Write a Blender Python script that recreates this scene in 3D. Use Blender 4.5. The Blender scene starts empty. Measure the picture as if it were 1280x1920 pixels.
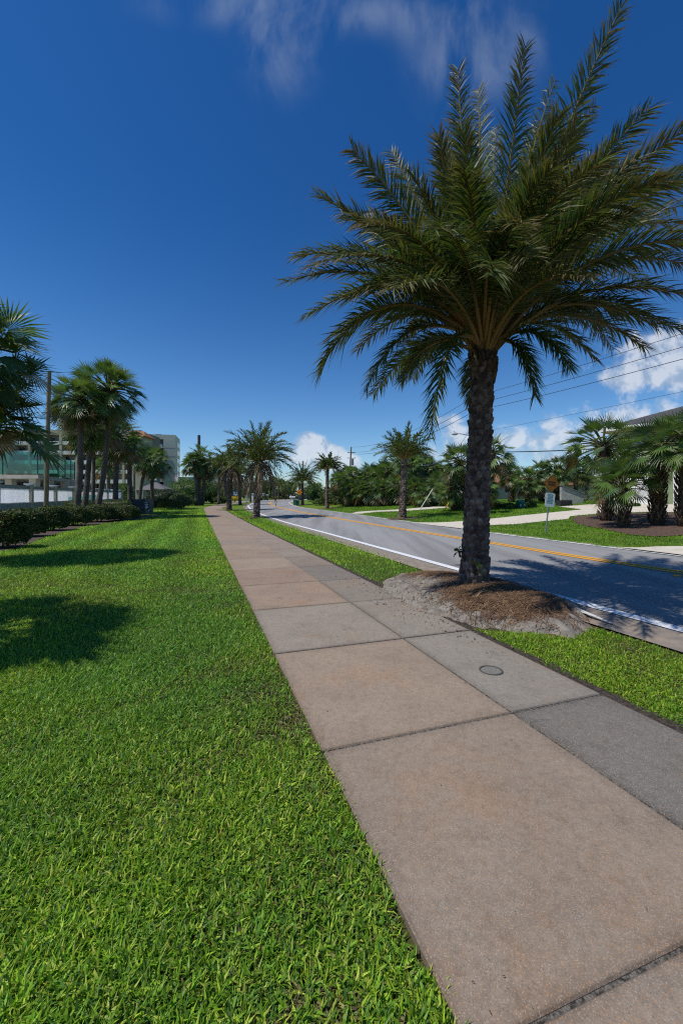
import bpy, math, random
import numpy as np
from mathutils import Vector, Matrix
from mathutils.geometry import delaunay_2d_cdt

S = bpy.context.scene
COL = S.collection
R = math.radians
# ------------------------------------------------------------------ camera
F, HZ, EYE = 785.0, 934.5, 1.35          # focal length in photo pixels, horizon row, eye height
cam = bpy.data.cameras.new('camera'); cam_o = bpy.data.objects.new('camera', cam); COL.objects.link(cam_o)
cam_o.location = (0, 0, EYE); cam_o.rotation_euler = (R(90), 0, 0)
cam.sensor_fit = 'VERTICAL'; cam.sensor_height = 36.0; cam.lens = F/1920*36
cam.shift_y = -(960-HZ)/1920
cam.clip_start = 0.05; cam.clip_end = 6000
S.camera = cam_o
S.view_settings.view_transform = 'Standard'; S.view_settings.look = 'None'
S.view_settings.exposure = 0.22; S.view_settings.gamma = 1.0
S.cycles.use_denoising = False; S.cycles.filter_width = 1.15
# ------------------------------------------------------------------ sun
SUN_EL, SUN_AZ = R(60), math.atan2(-0.936, -0.352)     # azimuth measured from +Y towards +X
sl = bpy.data.lights.new('sun', 'SUN'); sl.energy = 3.6; sl.angle = R(0.5); sl.color = (1.0, 0.955, 0.88)
so = bpy.data.objects.new('sun', sl); COL.objects.link(so)
sdir = Vector((math.sin(SUN_AZ)*math.cos(SUN_EL), math.cos(SUN_AZ)*math.cos(SUN_EL), math.sin(SUN_EL)))
so.rotation_euler = sdir.to_track_quat('Z', 'Y').to_euler(); so.location = (-20, -10, 40)
# ------------------------------------------------------------------ world: sky with thin cirrus and low cumulus
W = bpy.data.worlds.new('World'); S.world = W; W.use_nodes = True
nt = W.node_tree; nt.nodes.clear()
class NT:
    def __init__(s, t): s.t = t
    def n(s, typ, **k):
        x = s.t.nodes.new(typ)
        for a, b in k.items(): setattr(x, a, b)
        return x
    def l(s, a, b): s.t.links.new(a, b)
    def m(s, op, a, b=None, c=None, clamp=False):
        x = s.n('ShaderNodeMath', operation=op); x.use_clamp = clamp
        for i, v in enumerate((a, b, c)):
            if v is None: continue
            if hasattr(v, 'node'): s.l(v, x.inputs[i])
            else: x.inputs[i].default_value = v
        return x.outputs[0]
    def noise(s, vec, scale, detail=6, rough=.55, dist=0.0):
        x = s.n('ShaderNodeTexNoise'); x.inputs['Scale'].default_value = scale
        x.inputs['Detail'].default_value = detail; x.inputs['Roughness'].default_value = rough
        x.inputs['Distortion'].default_value = dist
        if vec is not None: s.l(vec, x.inputs['Vector'])
        return x.outputs[0]
    def smooth(s, v, a, b, lo=0.0, hi=1.0):
        x = s.n('ShaderNodeMapRange', interpolation_type='SMOOTHSTEP')
        s.l(v, x.inputs[0])
        for i, q in enumerate((a, b, lo, hi)): x.inputs[1+i].default_value = q
        return x.outputs[0]
    def mix(s, f, a, b, blend='MIX'):
        x = s.n('ShaderNodeMix', data_type='RGBA', blend_type=blend)
        for i, v in ((0, f), (6, a), (7, b)):
            if hasattr(v, 'node'): s.l(v, x.inputs[i])
            elif i == 0: x.inputs[i].default_value = v
            else: x.inputs[i].default_value = (*v[:3], 1)
        return x.outputs[2]
    def mapping(s, vec, loc=(0,0,0), rot=(0,0,0), sc=(1,1,1)):
        x = s.n('ShaderNodeMapping'); s.l(vec, x.inputs[0])
        x.inputs[1].default_value = loc; x.inputs[2].default_value = rot; x.inputs[3].default_value = sc
        return x.outputs[0]
def build_sky():
    T = NT(nt)
    out = T.n('ShaderNodeOutputWorld'); bg = T.n('ShaderNodeBackground')
    sky = T.n('ShaderNodeTexSky', sky_type='NISHITA'); sky.sun_disc = False
    sky.sun_elevation = SUN_EL; sky.sun_rotation = SUN_AZ
    sky.air_density = 1.0; sky.dust_density = 0.3; sky.ozone_density = 3.0
    tc = T.n('ShaderNodeTexCoord'); sp = T.n('ShaderNodeSeparateXYZ'); T.l(tc.outputs['Generated'], sp.inputs[0])
    y = T.m('MAXIMUM', sp.outputs[1], 0.06)
    u = T.m('DIVIDE', sp.outputs[0], y); v = T.m('DIVIDE', sp.outputs[2], y)
    front = T.smooth(sp.outputs[1], 0.1, 0.3)
    cb = T.n('ShaderNodeCombineXYZ'); T.l(u, cb.inputs[0]); T.l(v, cb.inputs[1]); uv = cb.outputs[0]
    # deep polarised blue: the sky's own colour, a little purer
    hs = T.n('ShaderNodeHueSaturation'); hs.inputs['Saturation'].default_value = 1.22; hs.inputs['Hue'].default_value = 0.5
    T.l(sky.outputs[0], hs.inputs['Color'])
    el = T.smooth(sp.outputs[2], 0.0, 0.62)
    tint = T.mix(el, (0.84, 0.96, 1.08), (0.27, 0.59, 0.85))
    base = T.mix(1.0, hs.outputs[0], tint, 'MULTIPLY')
    def blob(u0, v0, a, b):
        du = T.m('MULTIPLY', T.m('SUBTRACT', u, u0), 1/a); dv = T.m('MULTIPLY', T.m('SUBTRACT', v, v0), 1/b)
        r2 = T.m('ADD', T.m('MULTIPLY', du, du), T.m('MULTIPLY', dv, dv))
        return T.m('POWER', 2.718, T.m('MULTIPLY', r2, -1.0))
    def total(lst):
        t = None
        for b in lst:
            x = blob(*b[:4])
            if len(b) > 4: x = T.m('MULTIPLY', x, b[4])
            t = x if t is None else T.m('ADD', t, x)
        return t
    # cumulus
    n1 = T.noise(uv, 17, 10, .6, .3)
    n2 = T.noise(T.mapping(uv, loc=(.02, -.012, 0)), 17, 10, .6, .3)
    cm = total([(-.075, .135, .045, .026), (-.055, .108, .065, .024), (.0, .085, .05, .02, .8), (-.05, .085, .07, .03, .6),
                (.83, .36, .16, .062, 1.05), (.80, .30, .20, .05, .85), (.67, .285, .06, .02, .5),
                (.27, .15, .06, .05, .62), (.25, .19, .035, .015, .5), (.50, .135, .22, .03, .62), (.62, .17, .3, .035, .5), (.75, .21, .2, .04, .55), (.35, .09, .35, .03, .6)])
    d1 = T.m('ADD', cm, T.m('MULTIPLY', T.m('SUBTRACT', n1, .5), 1.5))
    cov = T.smooth(d1, .38, .88)
    shade = T.smooth(T.m('ADD', T.m('SUBTRACT', n1, n2), T.m('MULTIPLY', T.m('SUBTRACT', d1, .6), .12)), -.10, .12)
    ccol = T.mix(shade, (3.2, 4.0, 5.2), (6.3, 6.6, 7.1))
    c1 = T.mix(T.m('MULTIPLY', T.m('MULTIPLY', cov, .74), front), base, ccol)
    # thin horizon whitening by far low cloud
    hzn = T.m('MULTIPLY', T.smooth(v, .15, .0), T.smooth(T.noise(T.mapping(uv, sc=(1, 3, 1)), 6, 6), .35, .7))
    c1 = T.mix(T.m('MULTIPLY', T.m('MULTIPLY', hzn, .35), front), c1, (4.2, 4.9, 5.9))
    # cirrus streaks high up
    nn = T.noise(T.mapping(uv, rot=(0, 0, R(-14)), sc=(1.9, .95, 1)), 3.2, 9, .6, .35)
    ci = total([(-.14, 1.08, .10, .13), (-.30, 1.18, .22, .06, .7), (.27, 1.06, .12, .16, .9), (.40, 1.10, .12, .12, .8), (.05, 1.16, .2, .06, .7)])
    cf = T.m('MULTIPLY', T.smooth(nn, .38, .72), T.smooth(ci, .12, 1.0))
    c1 = T.mix(T.m('MULTIPLY', T.m('MULTIPLY', cf, .36), front), c1, (3.2, 3.8, 4.8))
    T.l(c1, bg.inputs[0]); bg.inputs[1].default_value = 0.10
    T.l(bg.outputs[0], out.inputs[0])
build_sky()

# ================================================================== helpers
def hx(c): return c
MATS = {}
def mat(name, c1, c2=None, scale=8, rough=.8, bump=0.0, bscale=None, spec=.3, lo=.35, hi=.65, metal=0.0, detail=6, stretch=None):
    if name in MATS: return MATS[name]
    m = bpy.data.materials.new(name); m.use_nodes = True; T = NT(m.node_tree)
    p = m.node_tree.nodes['Principled BSDF']
    p.inputs['Roughness'].default_value = rough; p.inputs['Specular IOR Level'].default_value = spec; p.inputs['Metallic'].default_value = metal
    tc = T.n('ShaderNodeTexCoord'); vec = tc.outputs['Object']
    if stretch: vec = T.mapping(vec, sc=stretch)
    if c2 is None: c2 = tuple(x*.85 for x in c1)
    f = T.smooth(T.noise(vec, scale, detail), lo, hi)
    T.l(T.mix(f, c1, c2), p.inputs['Base Color'])
    if bump:
        b = T.n('ShaderNodeBump'); b.inputs['Strength'].default_value = bump; b.inputs['Distance'].default_value = .02
        T.l(T.noise(vec, bscale or scale*3, 5), b.inputs['Height']); T.l(b.outputs[0], p.inputs['Normal'])
    MATS[name] = m; return m
def leafmat(name, trans=.28, rough=.45, spec=.35, gain=1.0):
    if name in MATS: return MATS[name]
    m = bpy.data.materials.new(name); m.use_nodes = True; T = NT(m.node_tree)
    p = m.node_tree.nodes['Principled BSDF']; out = m.node_tree.nodes['Material Output']
    a = T.n('ShaderNodeAttribute', attribute_name='Col')
    p.inputs['Roughness'].default_value = rough; p.inputs['Specular IOR Level'].default_value = spec
    T.l(a.outputs[0], p.inputs['Base Color'])
    tr = T.n('ShaderNodeBsdfTranslucent')
    T.l(T.mix(1.0, a.outputs[0], (1.25, 1.3, .7), 'MULTIPLY'), tr.inputs[0])
    mx = T.n('ShaderNodeMixShader'); mx.inputs[0].default_value = trans
    T.l(p.outputs[0], mx.inputs[1]); T.l(tr.outputs[0], mx.inputs[2]); T.l(mx.outputs[0], out.inputs[0])
    MATS[name] = m; return m
def colmat(name, rough=.85, bump=.3, bscale=40, spec=.25, var=.5, vscale=12):
    """the Col attribute, broken up by noise"""
    if name in MATS: return MATS[name]
    m = bpy.data.materials.new(name); m.use_nodes = True; T = NT(m.node_tree)
    p = m.node_tree.nodes['Principled BSDF']
    p.inputs['Roughness'].default_value = rough; p.inputs['Specular IOR Level'].default_value = spec
    tc = T.n('ShaderNodeTexCoord'); a = T.n('ShaderNodeAttribute', attribute_name='Col')
    f = T.smooth(T.noise(tc.outputs['Object'], vscale, 7, .65), .3, .7, 1-var, 1+var)
    cb = T.n('ShaderNodeCombineXYZ')
    for i in range(3): T.l(f, cb.inputs[i])
    T.l(T.mix(1.0, a.outputs[0], cb.outputs[0], 'MULTIPLY'), p.inputs['Base Color'])
    b = T.n('ShaderNodeBump'); b.inputs['Strength'].default_value = bump; b.inputs['Distance'].default_value = .01
    T.l(T.noise(tc.outputs['Object'], bscale, 5), b.inputs['Height']); T.l(b.outputs[0], p.inputs['Normal'])
    MATS[name] = m; return m

def npmesh(name, V, F4=None, F3=None, C=None, smooth=False):
    me = bpy.data.meshes.new(name)
    V = np.asarray(V, np.float32).reshape(-1, 3)
    F4 = np.zeros((0, 4), np.int32) if F4 is None else np.asarray(F4, np.int32).reshape(-1, 4)
    F3 = np.zeros((0, 3), np.int32) if F3 is None else np.asarray(F3, np.int32).reshape(-1, 3)
    me.vertices.add(len(V)); me.vertices.foreach_set('co', V.ravel())
    loops = np.concatenate([F4.ravel(), F3.ravel()]).astype(np.int32)
    me.loops.add(len(loops)); me.loops.foreach_set('vertex_index', loops)
    ls = np.concatenate([np.arange(len(F4))*4, len(F4)*4+np.arange(len(F3))*3]).astype(np.int32)
    me.polygons.add(len(ls)); me.polygons.foreach_set('loop_start', ls)
    if C is not None:
        C = np.asarray(C, np.float32).reshape(-1, 3)
        at = me.attributes.new('Col', 'FLOAT_COLOR', 'POINT')
        at.data.foreach_set('color', np.concatenate([C, np.ones((len(C), 1), np.float32)], 1).ravel())
    me.update(calc_edges=True)
    me.polygons.foreach_set('use_smooth', np.full(len(ls), bool(smooth)))
    return me
def link(name, me, m=None, parent=None, loc=None):
    o = bpy.data.objects.new(name, me); COL.objects.link(o)
    if m is not None and me is not None and not me.materials: me.materials.append(m)
    if parent is not None: o.parent = parent
    if loc is not None: o.location = loc
    return o
def tag(o, label=None, cat=None, group=None, kind=None):
    if label: o['label'] = label
    if cat: o['category'] = cat
    if group: o['group'] = group
    if kind: o['kind'] = kind
    return o
def empty(name, loc, label, cat, group=None, rz=0.0):
    o = bpy.data.objects.new(name, None); COL.objects.link(o); o.location = loc; o.rotation_euler = (0, 0, rz)
    o.empty_display_size = .2
    return tag(o, label, cat, group)
class MB:
    def __init__(s): s.v = []; s.f4 = []; s.f3 = []; s.c = []; s.n = 0
    def add(s, V, F4=None, F3=None, C=None):
        V = np.asarray(V, float).reshape(-1, 3)
        if F4 is not None and len(F4): s.f4.append(np.asarray(F4, int).reshape(-1, 4)+s.n)
        if F3 is not None and len(F3): s.f3.append(np.asarray(F3, int).reshape(-1, 3)+s.n)
        s.v.append(V)
        s.c.append(np.broadcast_to(np.asarray(C if C is not None else (.5, .5, .5), float), (len(V), 3)))
        s.n += len(V); return s
    def box(s, x0, x1, y0, y1, z0, z1, C=None):
        V = [(x, y, z) for z in (z0, z1) for y in (y0, y1) for x in (x0, x1)]
        return s.add(V, [(0, 2, 3, 1), (4, 5, 7, 6), (0, 1, 5, 4), (2, 6, 7, 3), (0, 4, 6, 2), (1, 3, 7, 5)], C=C)
    def tube(s, pts, rad, k=8, C=None, caps=True):
        pts = np.asarray(pts, float); n = len(pts); rad = np.broadcast_to(np.asarray(rad, float), (n,))
        T = np.gradient(pts, axis=0); T /= np.linalg.norm(T, axis=1)[:, None]+1e-9
        ref = np.array([1., 0, 0]) if abs(T[:, 0]).mean() < .8 else np.array([0, 1., 0])
        A = np.cross(T, ref); A /= np.linalg.norm(A, axis=1)[:, None]+1e-9; B = np.cross(T, A)
        an = np.arange(k)*2*np.pi/k
        V = pts[:, None, :]+rad[:, None, None]*(np.cos(an)[None, :, None]*A[:, None, :]+np.sin(an)[None, :, None]*B[:, None, :])
        i = np.arange(n-1)[:, None]*k; j = np.arange(k)[None, :]; j2 = (j+1) % k
        f = np.stack([i+j, i+j2, i+k+j2, i+k+j], -1).reshape(-1, 4)
        V = V.reshape(-1, 3)
        f3 = []
        if caps:
            V = np.concatenate([V, pts[:1], pts[-1:]]); a, b = n*k, n*k+1
            f3 = [(a, (q+1) % k, q) for q in range(k)]+[(b, (n-1)*k+q, (n-1)*k+(q+1) % k) for q in range(k)]
        return s.add(V, f, f3, C)
    def lathe(s, prof, k=20, C=None, c=(0, 0)):
        prof = np.asarray(prof, float); n = len(prof); an = np.arange(k)*2*np.pi/k
        V = np.stack([c[0]+prof[:, :1]*np.cos(an), c[1]+prof[:, :1]*np.sin(an), np.repeat(prof[:, 1:2], k, 1)], -1)
        i = np.arange(n-1)[:, None]*k; j = np.arange(k)[None, :]; j2 = (j+1) % k
        return s.add(V, np.stack([i+j, i+j2, i+k+j2, i+k+j], -1).reshape(-1, 4), C=C)
    def prism(s, poly, z0, z1, C=None):
        n = len(poly)
        V = [(x, y, z0) for x, y in poly]+[(x, y, z1) for x, y in poly]+[(np.mean([p[0] for p in poly]), np.mean([p[1] for p in poly]), z) for z in (z0, z1)]
        f4 = [(i, (i+1) % n, n+(i+1) % n, n+i) for i in range(n)]
        f3 = [((i+1) % n, i, 2*n) for i in range(n)]+[(n+i, n+(i+1) % n, 2*n+1) for i in range(n)]
        return s.add(V, f4, f3, C)
    def mesh(s, name, smooth=False):
        return npmesh(name, np.concatenate(s.v), np.concatenate(s.f4) if s.f4 else None, np.concatenate(s.f3) if s.f3 else None, np.concatenate(s.c), smooth)
    def build(s, name, m, parent=None, smooth=False, loc=None):
        return link(name, s.mesh(name, smooth), m, parent, loc)
def norm(a): return a/(np.linalg.norm(a, axis=-1, keepdims=True)+1e-9)
def rngf(seed): return np.random.default_rng(seed)
def wob(x, y, sc, seed=0):
    r = rngf(1000+seed); t = np.zeros_like(np.asarray(x, float))
    for i in range(7):
        a = r.uniform(0, 2*np.pi); k = sc*r.uniform(.5, 2.2); t = t+np.sin(k*(np.cos(a)*x+np.sin(a)*y)+r.uniform(0, 6.28))
    return t/7*1.6

# ================================================================== ground shape
A_T = np.array([-.3247, .9458]); A_N = np.array([.9458, .3247])     # along / across the pavement
def tn(x, y): return A_T[0]*x+A_T[1]*y, A_N[0]*x+A_N[1]*y
def xy(t, n): return A_T[0]*t+A_N[0]*n, A_T[1]*t+A_N[1]*n
def rise(y):
    d = np.clip(np.asarray(y, float), 20, 175)-20
    return .0084*d*d/(d+5.0)
def P(px, py, zo=0.0):
    d = 30.0
    for _ in range(200): d += .5*(F*(EYE-float(rise(d))-zo)/(py-HZ)-d)
    return ((px-640)/F*d, d)
def ext(p, k): return (p[0]+.3247*k, p[1]-.9458*k)
_l = [P(*q) for q in ((1280,1183),(1180,1156),(1080,1130),(920,1086.8),(852,1066.5),(793.8,1050.5),(700,1024.7),(605.6,998.4),(540,981),(510,971.5),(486,963),(470,955),(464.4,949))]
EDGE_L = [ext(_l[0], 14)]+_l+[(-16.9,80),(-20.6,105),(-21.3,125),(-19,150),(-12,176)]
_c = [P(px, py, .06) for px, py in ((1280,1073.4),(1180,1058.6),(1080,1043.8),(922,1018),(863,1008.8),(780,996.6),(737,989.2),(649,975),(556,958.75),(537.5,954.4),(512.5,948.75),(505,943.75))]
EDGE_C = [ext(_c[0], 18)]+_c+[(-14.8,88),(-16.4,105),(-16.9,125),(-14.7,150),(-8,177)]
_r = [P(px, py, -.06) for px, py in ((1280,1043.75),(1155,1028.2),(1080,1019.3),(1040,1014),(914,999.3),(867,991.6),(780,980.3),(726,973),(656,963.4),(592,955),(560,951.25),(547.5,946.9),(541.9,941.9))]
EDGE_R = [ext(_r[0], 20)]+_r+[(-12.1,105),(-12.4,125),(-10.3,150),(-4,178)]
def smoothline(p, n=140):
    p = np.array(p, float); d = np.r_[0, np.cumsum(np.linalg.norm(np.diff(p, axis=0), axis=1))]
    s = np.linspace(0, d[-1], n*3)
    q = np.stack([np.interp(s, d, p[:, i]) for i in range(2)], 1)
    for _ in range(12):
        q[1:-1] = .25*q[:-2]+.5*q[1:-1]+.25*q[2:]
    return q[np.linspace(0, len(q)-1, n).astype(int)]
EDGE_L, EDGE_C, EDGE_R = (smoothline(e) for e in (EDGE_L, EDGE_C, EDGE_R))
def sdist(line, x, y):
    """signed distance to a polyline, positive on its right"""
    x = np.asarray(x, float); y = np.asarray(y, float); sh = x.shape; p = np.stack([x.ravel(), y.ravel()], 1)
    best = np.full(len(p), 1e9); sg = np.ones(len(p))
    for a, b in zip(line[:-1], line[1:]):
        ab = b-a; L = ab@ab
        t = np.clip(((p-a)@ab)/L, 0, 1); q = a+t[:, None]*ab; dd = p-q; d = np.hypot(dd[:, 0], dd[:, 1])
        cr = ab[0]*(p[:, 1]-a[1])-ab[1]*(p[:, 0]-a[0])
        m = d < best-1e-9; best[m] = d[m]; sg[m] = np.where(cr[m] < 0, 1, -1)
    return (best*sg).reshape(sh)
SR = smoothline(EDGE_R, 60); SL = smoothline(EDGE_L, 60)
def bank(s):
    s = np.clip(s, 0, 16); return .0715*s*np.minimum(1, (s+.8)/3.0)*np.where(s > 12, 1-(s-12)**2*.006, 1)
def zt(x, y):
    """the lie of the land (soil level)"""
    x = np.asarray(x, float); y = np.asarray(y, float)
    s = sdist(SR, x, y); sl_ = sdist(SL, x, y)
    st = lambda v, a, b: np.clip((v-a)/(b-a), 0, 1)**2*(3-2*np.clip((v-a)/(b-a), 0, 1))
    onroad = st(sl_, -.2, .3)*st(-s, 0, .5)
    return rise(y)-.03+np.where(s > 0, -.035+bank(s), 0)-.12*onroad
def z1(x, y): return float(zt(np.array([x]), np.array([y]))[0])
def hit(px, py):
    """ground point under a photo pixel"""
    d = np.concatenate([np.arange(2, 40, .05), np.arange(40, 220, .25)])
    x = (px-640)/F*d; z = EYE-(py-HZ)/F*d
    b = np.nonzero(z <= zt(x, d))[0]
    i = b[0] if len(b) else len(d)-1
    return (float(x[i]), float(d[i]))
def at(px, d): return (px-640)/F*d
def zat(py, d): return EYE+(HZ-py)/F*d
def drape(name, poly, zo, step, m, kind='structure', zfun=zt, C=None, parent=None):
    poly = [tuple(map(float, p)) for p in poly]
    pts = []
    for a, b in zip(poly, poly[1:]+poly[:1]):
        n = max(1, int(math.dist(a, b)/step)); pts += [(a[0]+(b[0]-a[0])*i/n, a[1]+(b[1]-a[1])*i/n) for i in range(n)]
    nb = len(pts); pa = np.array(pts)
    gx, gy = np.meshgrid(np.arange(pa[:, 0].min(), pa[:, 0].max(), step), np.arange(pa[:, 1].min(), pa[:, 1].max(), step))
    gx, gy = gx.ravel(), gy.ravel()
    ins = inside(pa, gx, gy)
    allp = [Vector(p) for p in pts]+[Vector((a, b)) for a, b in zip(gx[ins], gy[ins])]
    r = delaunay_2d_cdt(allp, [], [list(range(nb))], 1, 1e-5)
    q = np.array([(v.x, v.y) for v in r[0]]); z = zfun(q[:, 0], q[:, 1])+zo
    o = link(name, npmesh(name, np.c_[q, z], None, np.array([f for f in r[2]]), smooth=True, C=None), m, parent)
    me = o.data
    if me.polygons and sum(p.normal.z for p in me.polygons) < 0: me.flip_normals()
    return tag(o, kind=kind) if kind else o
def inside(poly, x, y):
    x = np.asarray(x); y = np.asarray(y); r = np.zeros(x.shape, bool)
    P0 = np.asarray(poly); P1 = np.roll(P0, -1, 0)
    for (a, b), (c, d) in zip(P0, P1):
        if b == d: continue
        k = ((b > y) != (d > y)) & (x < (c-a)*(y-b)/(d-b)+a); r ^= k
    return r

# ------------------------------------------------------------------ beds, drives (outlines on the ground)
BED_L = [hit(*q) for q in ((-60,1050),(0,1036),(35,1030),(80,1010),(150,990),(200,982),(262,975),(272,971))]+[(-13.4,33),(-17,31),(-12.5,18),(-11.5,10)]
BED_R = [hit(*q) for q in ((1070,974),(1085,985),(1130,993),(1180,1004),(1230,1008),(1320,1003))]+[(17.2,17.2),(16.2,19.2),(15.2,20.6),(13.6,21.4),(11.9,21.2)]
DRIVE_1 = [hit(*q) for q in ((768,980),(815,980.5),(867,978),(914,974),(980,967),(1040,961),(1090,956))]+[(14.6,28.2),(18.3,28.4),(23.2,21.6),(20.4,16.6),(17.4,17.6),(15.4,21.0),(13.7,21.9),(11.8,21.6)]+[hit(*q) for q in ((1064,974),(1010,979),(963,984),(912,986),(862,991.5))]
DRIVE_2 = [hit(*q) for q in ((1155,1027.5),(1230,1026.2),(1320,1024.5),(1420,1030),(1420,1062),(1280,1043))]
DRIVE_3 = [hit(*q) for q in ((655,963),(669,960.2),(710,957.6),(759,955.0),(800,951),(840,950),(840,952.5),(809,955),(759,958.6),(700,961),(662,964))]
MOUND_C, MOUND_R = (4.95, 3.62), (1.60, 1.02)
def mound(t, n):
    r2 = ((t-MOUND_C[0])/MOUND_R[0])**2+((n-MOUND_C[1])/MOUND_R[1])**2
    return .205*np.clip(1-r2, 0, 1)**.8
# ------------------------------------------------------------------ ground sheet
def geo(a, b, k):
    o = [a]; st = .45
    while o[-1] < b: st *= k; o.append(o[-1]+st)
    return o
def ground_mat():
    m = bpy.data.materials.new('turf_soil'); m.use_nodes = True; T = NT(m.node_tree); p = m.node_tree.nodes['Principled BSDF']
    tc = T.n('ShaderNodeTexCoord'); v = tc.outputs['Object']
    g = T.mix(T.smooth(T.noise(v, 30, 8, .7), .3, .7), (.055, .105, .014), (.135, .225, .028))
    g = T.mix(T.smooth(T.noise(v, .55, 5), .35, .7), g, T.mix(1, g, (1.25, 1.05, .9), 'MULTIPLY'))
    soil = T.mix(T.noise(v, 40, 5), (.03, .022, .013), (.08, .06, .035))
    cd = T.n('ShaderNodeSeparateXYZ'); T.l(v, cd.inputs[0])
    near = T.smooth(cd.outputs[1], 5.0, 16.0, .75, 0.0)
    g2 = T.mix(near, g, soil)
    T.l(g2, p.inputs['Base Color']); p.inputs['Roughness'].default_value = .95; p.inputs['Specular IOR Level'].default_value = .1
    b = T.n('ShaderNodeBump'); b.inputs['Strength'].default_value = .6; b.inputs['Distance'].default_value = .05
    T.l(T.noise(v, 25, 6, .7), b.inputs['Height']); T.l(b.outputs[0], p.inputs['Normal'])
    return m
xs = np.array(sorted([-q for q in geo(30, 1800, 1.12)]+list(np.arange(-29.5, 29.6, .5))+geo(30, 1800, 1.12)))
ys = np.array(list(np.arange(-25, 60, .45))+geo(60, 2600, 1.1))
X, Y = np.meshgrid(xs, ys); Z = zt(X, Y)
ny, nx = X.shape
i = np.arange(ny-1)[:, None]*nx+np.arange(nx-1)[None, :]
tag(link('ground', npmesh('ground', np.stack([X, Y, Z], -1), np.stack([i, i+1, i+nx+1, i+nx], -1), smooth=True), ground_mat()), kind='structure')

# ------------------------------------------------------------------ road and its markings
def asphalt():
    m = bpy.data.materials.new('asphalt'); m.use_nodes = True; T = NT(m.node_tree); p = m.node_tree.nodes['Principled BSDF']
    tc = T.n('ShaderNodeTexCoord'); v = tc.outputs['Object']
    c = T.mix(T.smooth(T.noise(v, 130, 4, .8), .32, .68), (.195, .192, .19), (.37, .362, .352))
    st = T.noise(T.mapping(v, rot=(0, 0, R(-18.95)), sc=(1.1, .06, 1)), 1.3, 5)
    c = T.mix(T.smooth(st, .4, .65, .0, .6), c, (.15, .147, .143))
    c = T.mix(T.smooth(T.noise(v, .35, 4), .45, .7, 0, .3), c, (.23, .23, .23))
    T.l(c, p.inputs['Base Color']); p.inputs['Roughness'].default_value = .85; p.inputs['Specular IOR Level'].default_value = .25
    b = T.n('ShaderNodeBump'); b.inputs['Strength'].default_value = .5; b.inputs['Distance'].default_value = .008
    T.l(T.noise(v, 160, 3), b.inputs['Height']); T.l(b.outputs[0], p.inputs['Normal'])
    return m
def strip(name, la, lb, za, zb, m, cols=4, kind='structure'):
    n = len(la); f = np.linspace(0, 1, cols)
    q = la[:, None, :]*(1-f)[None, :, None]+lb[:, None, :]*f[None, :, None]
    z = rise(q[..., 1])+za*(1-f)[None, :]+zb*f[None, :]
    V = np.concatenate([q, z[..., None]], -1).reshape(-1, 3)
    i = np.arange(n-1)[:, None]*cols+np.arange(cols-1)[None, :]
    return tag(link(name, npmesh(name, V, np.stack([i, i+1, i+cols+1, i+cols], -1), smooth=True), m), kind=kind)
def offset(line, d):
    T = np.gradient(line, axis=0); T = T/np.linalg.norm(T, axis=1)[:, None]
    return line+np.stack([T[:, 1], -T[:, 0]], 1)*d
def resamp(line, n=300):
    d = np.r_[0, np.cumsum(np.linalg.norm(np.diff(line, axis=0), axis=1))]
    s = d[-1]*np.linspace(0, 1, n)**1.6
    return np.stack([np.interp(s, d, line[:, i]) for i in range(2)], 1)
EL, EC, ER = resamp(EDGE_L), resamp(EDGE_C), resamp(EDGE_R)
mas = asphalt()
road_v = []
f = [0, .25, .5, .75, 1.0]
rows = [offset(EL, -.12)*(1-q)+EC*q for q in f]+[EC*(1-q)+ER*q for q in f[1:]]+[offset(ER, .12)]
zs = [0, .02, .038, .052, .06, .042, .012, -.022, -.06, -.064]
V = np.stack([np.c_[r, rise(r[:, 1])+z] for r, z in zip(rows, zs)], 1); k = len(rows)
i = np.arange(len(EL)-1)[:, None]*k+np.arange(k-1)[None, :]
tag(link('road', npmesh('road', V.reshape(-1, 3), np.stack([i, i+1, i+k+1, i+k], -1), smooth=True), mas), kind='structure')
mwhite = mat('white_road_paint', (.72, .73, .74), (.52, .52, .51), 25, .7, .2, lo=.45, hi=.75)
myel = mat('yellow_road_paint', (.74, .35, .016), (.60, .28, .03), 18, .7, .2, lo=.4, hi=.75)
def paint(name, line, a, b, zf, m):
    la, lb = offset(line, a), offset(line, b)
    return strip(name, la, lb, zf, zf, m, 2)
paint('edge_line', EL, -.08, .10, .012, mwhite)
paint('edge_line', ER, -.12, .0, -.040, mwhite)
paint('centre_line', EC, -.19, -.05, .066, myel)
paint('centre_line', EC, .03, .17, .065, myel)
# gutter of worn concrete on both sides
mgut = mat('gutter_concrete', (.30, .24, .185), (.19, .165, .14), 6, .9, .3, 60, lo=.3, hi=.7)
gl = offset(EL, -.10); gw = offset(EL, -.62)
strip('gutter', gw, gl, -.008, .004, mgut, 3)
gr = offset(ER, .10); gr2 = offset(ER, .42)
strip('gutter', gr, gr2, -.058, -.05, mat('pale_gutter', (.42, .38, .32), (.32, .28, .23), 7, .9, .2), 3)

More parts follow.
